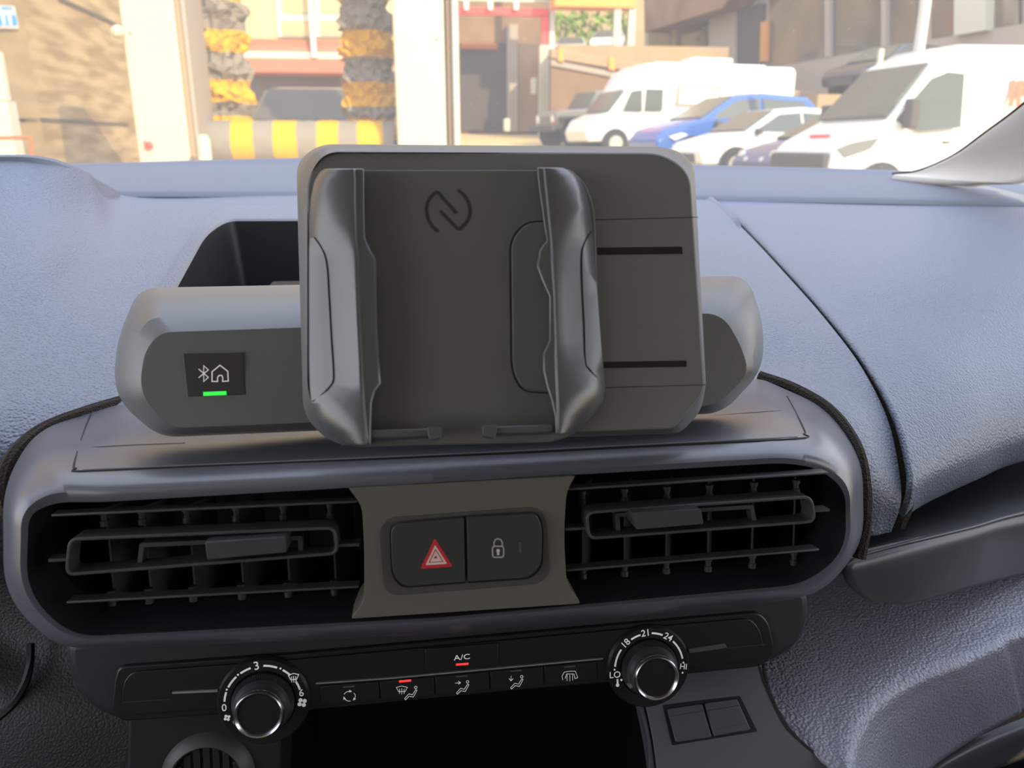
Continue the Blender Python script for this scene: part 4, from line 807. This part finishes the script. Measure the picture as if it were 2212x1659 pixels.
# ---- garage with red frame
GB = thing('garage', (at(1090, 290, 36).x, 36, g(36)), 'brown garage front with a dark doorway framed in red', 'building')
vbox(985, 1188, -320, 305, 37.5, 2, 'garage_wall', M_brown, GB)
vbox(996, 1096, 92, 283, 37.4, .1, 'doorway', mat('doorway_dark', (.06, .05, .045), .8), GB)
vbox(996, 1075, 93, 106, 37.3, .1, 'door_header', mat('rust_orange', (.35, .12, .04), .8), GB)
vbox(1097, 1119, 52, 285, 37.0, .4, 'grey_post', M_greyw, GB)
vbox(1120, 1165, 95, 285, 37.2, .2, 'side_panel', M_tan, GB)
vbox(990, 1186, 17, 32, 34, .3, 'red_beam', M_redp, GB)
vbox(1171, 1185, 32, 96, 34, .3, 'red_post', M_redp, GB)
vbox(1166, 1186, 97, 300, 34, .3, 'cream_post', M_cream, GB)
vbox(1187, 1197, -300, 300, 34, .3, 'white_post', M_offw, GB)
vbox(982, 991, -300, 310, 34, .3, 'white_post', M_offw, GB)
vbox(990, 1186, -40, 3, 33.9, .1, 'lamp_rail', M_cream, GB)
for x in (1007, 1059, 1115): tag(vbox(x-5, x+6, 1, 22, 33.8, .09, 'hanging_lamp', M_offw, None, bevel=.03), {1007: 'left', 1059: 'middle', 1115: 'right'}[x]+' one of three white lamps hanging before the red garage beam', 'lamp', 'lamps before the red garage beam')
tag(vbox(1148, 1160, 168, 204, 33.5, .2, 'wall_box', M_cream, None, bevel=.05), 'small cream box on the garage side wall', 'box')
tag(vbox(1089, 1102, 256, 284, 33.5, .3, 'bollard', M_cream, None, bevel=.05), 'small cream bollard by the dark garage doorway', 'bollard')
# ---- building behind the wash
BB = thing('wash_building', (at(640, 290, 28).x, 28, g(28)), 'cream building with red bands and white windows behind the car wash', 'building')
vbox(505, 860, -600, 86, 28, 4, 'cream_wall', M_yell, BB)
vbox(515, 752, 86, 100, 27.8, 4, 'red_band', M_salmon, BB); vbox(512, 755, 100, 112, 27.7, 4, 'red_band', mat('red_dull', (.50, .17, .11), .8), BB)
vbox(512, 757, 112, 126, 27.6, 4, 'pale_band', mat('pale_pink', (.75, .55, .42), .7), BB); vbox(512, 760, 126, 156, 27.5, 4, 'red_band', M_salmon, BB)
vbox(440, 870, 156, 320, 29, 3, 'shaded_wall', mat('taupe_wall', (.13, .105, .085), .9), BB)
vbox(490, 512, -300, 100, 27.3, .3, 'red_pipe', mat('red_pipe', (.55, .12, .07), .6), BB)
for x0, x1 in ((596, 674), (680, 742)):
    w = vbox(x0, x1, -120, 80, 27.9, .2, 'window', M_offw, BB); 
    for a, b in ((-115, -40), (-34, 28), (44, 76)):
        vbox(x0+12, x1-6, a, b, 27.85, .1, 'pane', mat('warm_pane', (.55, .42, .20), .15), w)
vbox(668, 678, -300, 124, 27.4, .2, 'white_downpipe', M_offw, BB)
# ---- orange awning and posts left of the ramp
vb = vbox(1199, 1375, -60, 15, 32.7, 1.0, 'awning', M_orange, None); tag(vb, 'orange awning above the upper car park', 'awning')
for x0, x1, y1, Y, lb in ((1327, 1341, 128, 31.3, 'white post under the orange awning at its left'), (1358, 1372, 136, 31.3, 'thick cream post in front of the ramp rail')):
    a_, b_ = at(x0, 60, 32.8), at(x1, 60, 32.8); tag(MB().box((a_.x, 32.8, zu), (b_.x, 33.05, at(x0, 16, 32.8).z)).build('awning_post', M_cream), lb, 'post')
# ---- glass fronted building at right
th = Vector((.23, -1, 0)).normalized(); FB = Frame((16.7, 38, 1.4), th, (0, 0, 1))
RB = thing('glass_building', FB.W(1800, 250), 'grey building with a long row of reflecting windows above the vans', 'building')
yb = lambda x: 138-.174*(x-1709)
MB().pprism(FB, [(1392,0),(2420,-240),(2420,330),(1392,330)], -3, -.3).build('core', M_greyw, RB)
MB().pprism(FB, [(1392,yb(1392)+0),(2420,yb(2420)),(2420,330),(1392,330)], -.4, 0).build('base_wall', M_greyw, RB)
ytp = lambda x: 60-.31*(x-1420)
for x0, x1, m_ in ((1400,1448,M_bglass),(1460,1530,M_bglass),(1662,1780,M_bglass),(1792,1902,M_bglass),(1914,1978,M_bglass),(2012,2058,M_bglass),(2140,2200,M_bglass),(2210,2300,M_bglass)):
    t0, t1 = max(-200, ytp(x0) if x0 < 1600 else -200), max(-200, ytp(x1) if x0 < 1600 else -200)
    MB().pprism(FB, [(x0,t0),(x1,t1),(x1,yb(x1)-1),(x0,yb(x0)-1)], -.35, -.15).build('window_pane', m_, RB)
MB().pprism(FB, [(1590,20),(1648,6),(1642,yb(1642)-3),(1588,yb(1588)-3)], -.35, -.1).build('doorway', mat('doorway_dark', (.06, .05, .045), .8), RB)
MB().pprism(FB, [(1643,48),(1656,45),(1654,yb(1654)-16),(1641,yb(1641)-16)], -.1, .1).build('orange_post', mat('burnt_orange', (.55, .24, .06), .7), RB)
for x0, x1, m_ in ((1781,1791,M_greyw),(1903,1913,M_greyw),(1531,1587,M_greyw),(1450,1459,M_tan)): MB().pprism(FB, [(x0,-240),(x1,-240),(x1,yb(x1)-1),(x0,yb(x0)-1)], -.3, .05).build('mullion', m_, RB)
MB().pprism(FB, [(2062,-240),(2135,-240),(2128,yb(2128)),(2060,yb(2060))], -.3, .25).build('white_column', M_cream, RB)
MB().pprism(FB, [(1390,-60),(1700,-160),(1560,17),(1392,70)], -.2, 1.2).build('canopy', M_brown, RB)
tag(vbox(1994, 2008, -200, 112, 15, .15, 'white_pole', M_offw, None), 'slender white pole rising behind the large white van', 'pole')
tag(vbox(1895, 1904, 105, 214, 24, .12, 'cream_marker_post', M_cream, None), 'short cream post above the white van roof', 'post')
FBK = vbox(-700, 2600, -1500, 330, 60, 3, 'background_building', M_tan, None); tag(FBK, 'tan building closing the view far behind the garage', 'building')
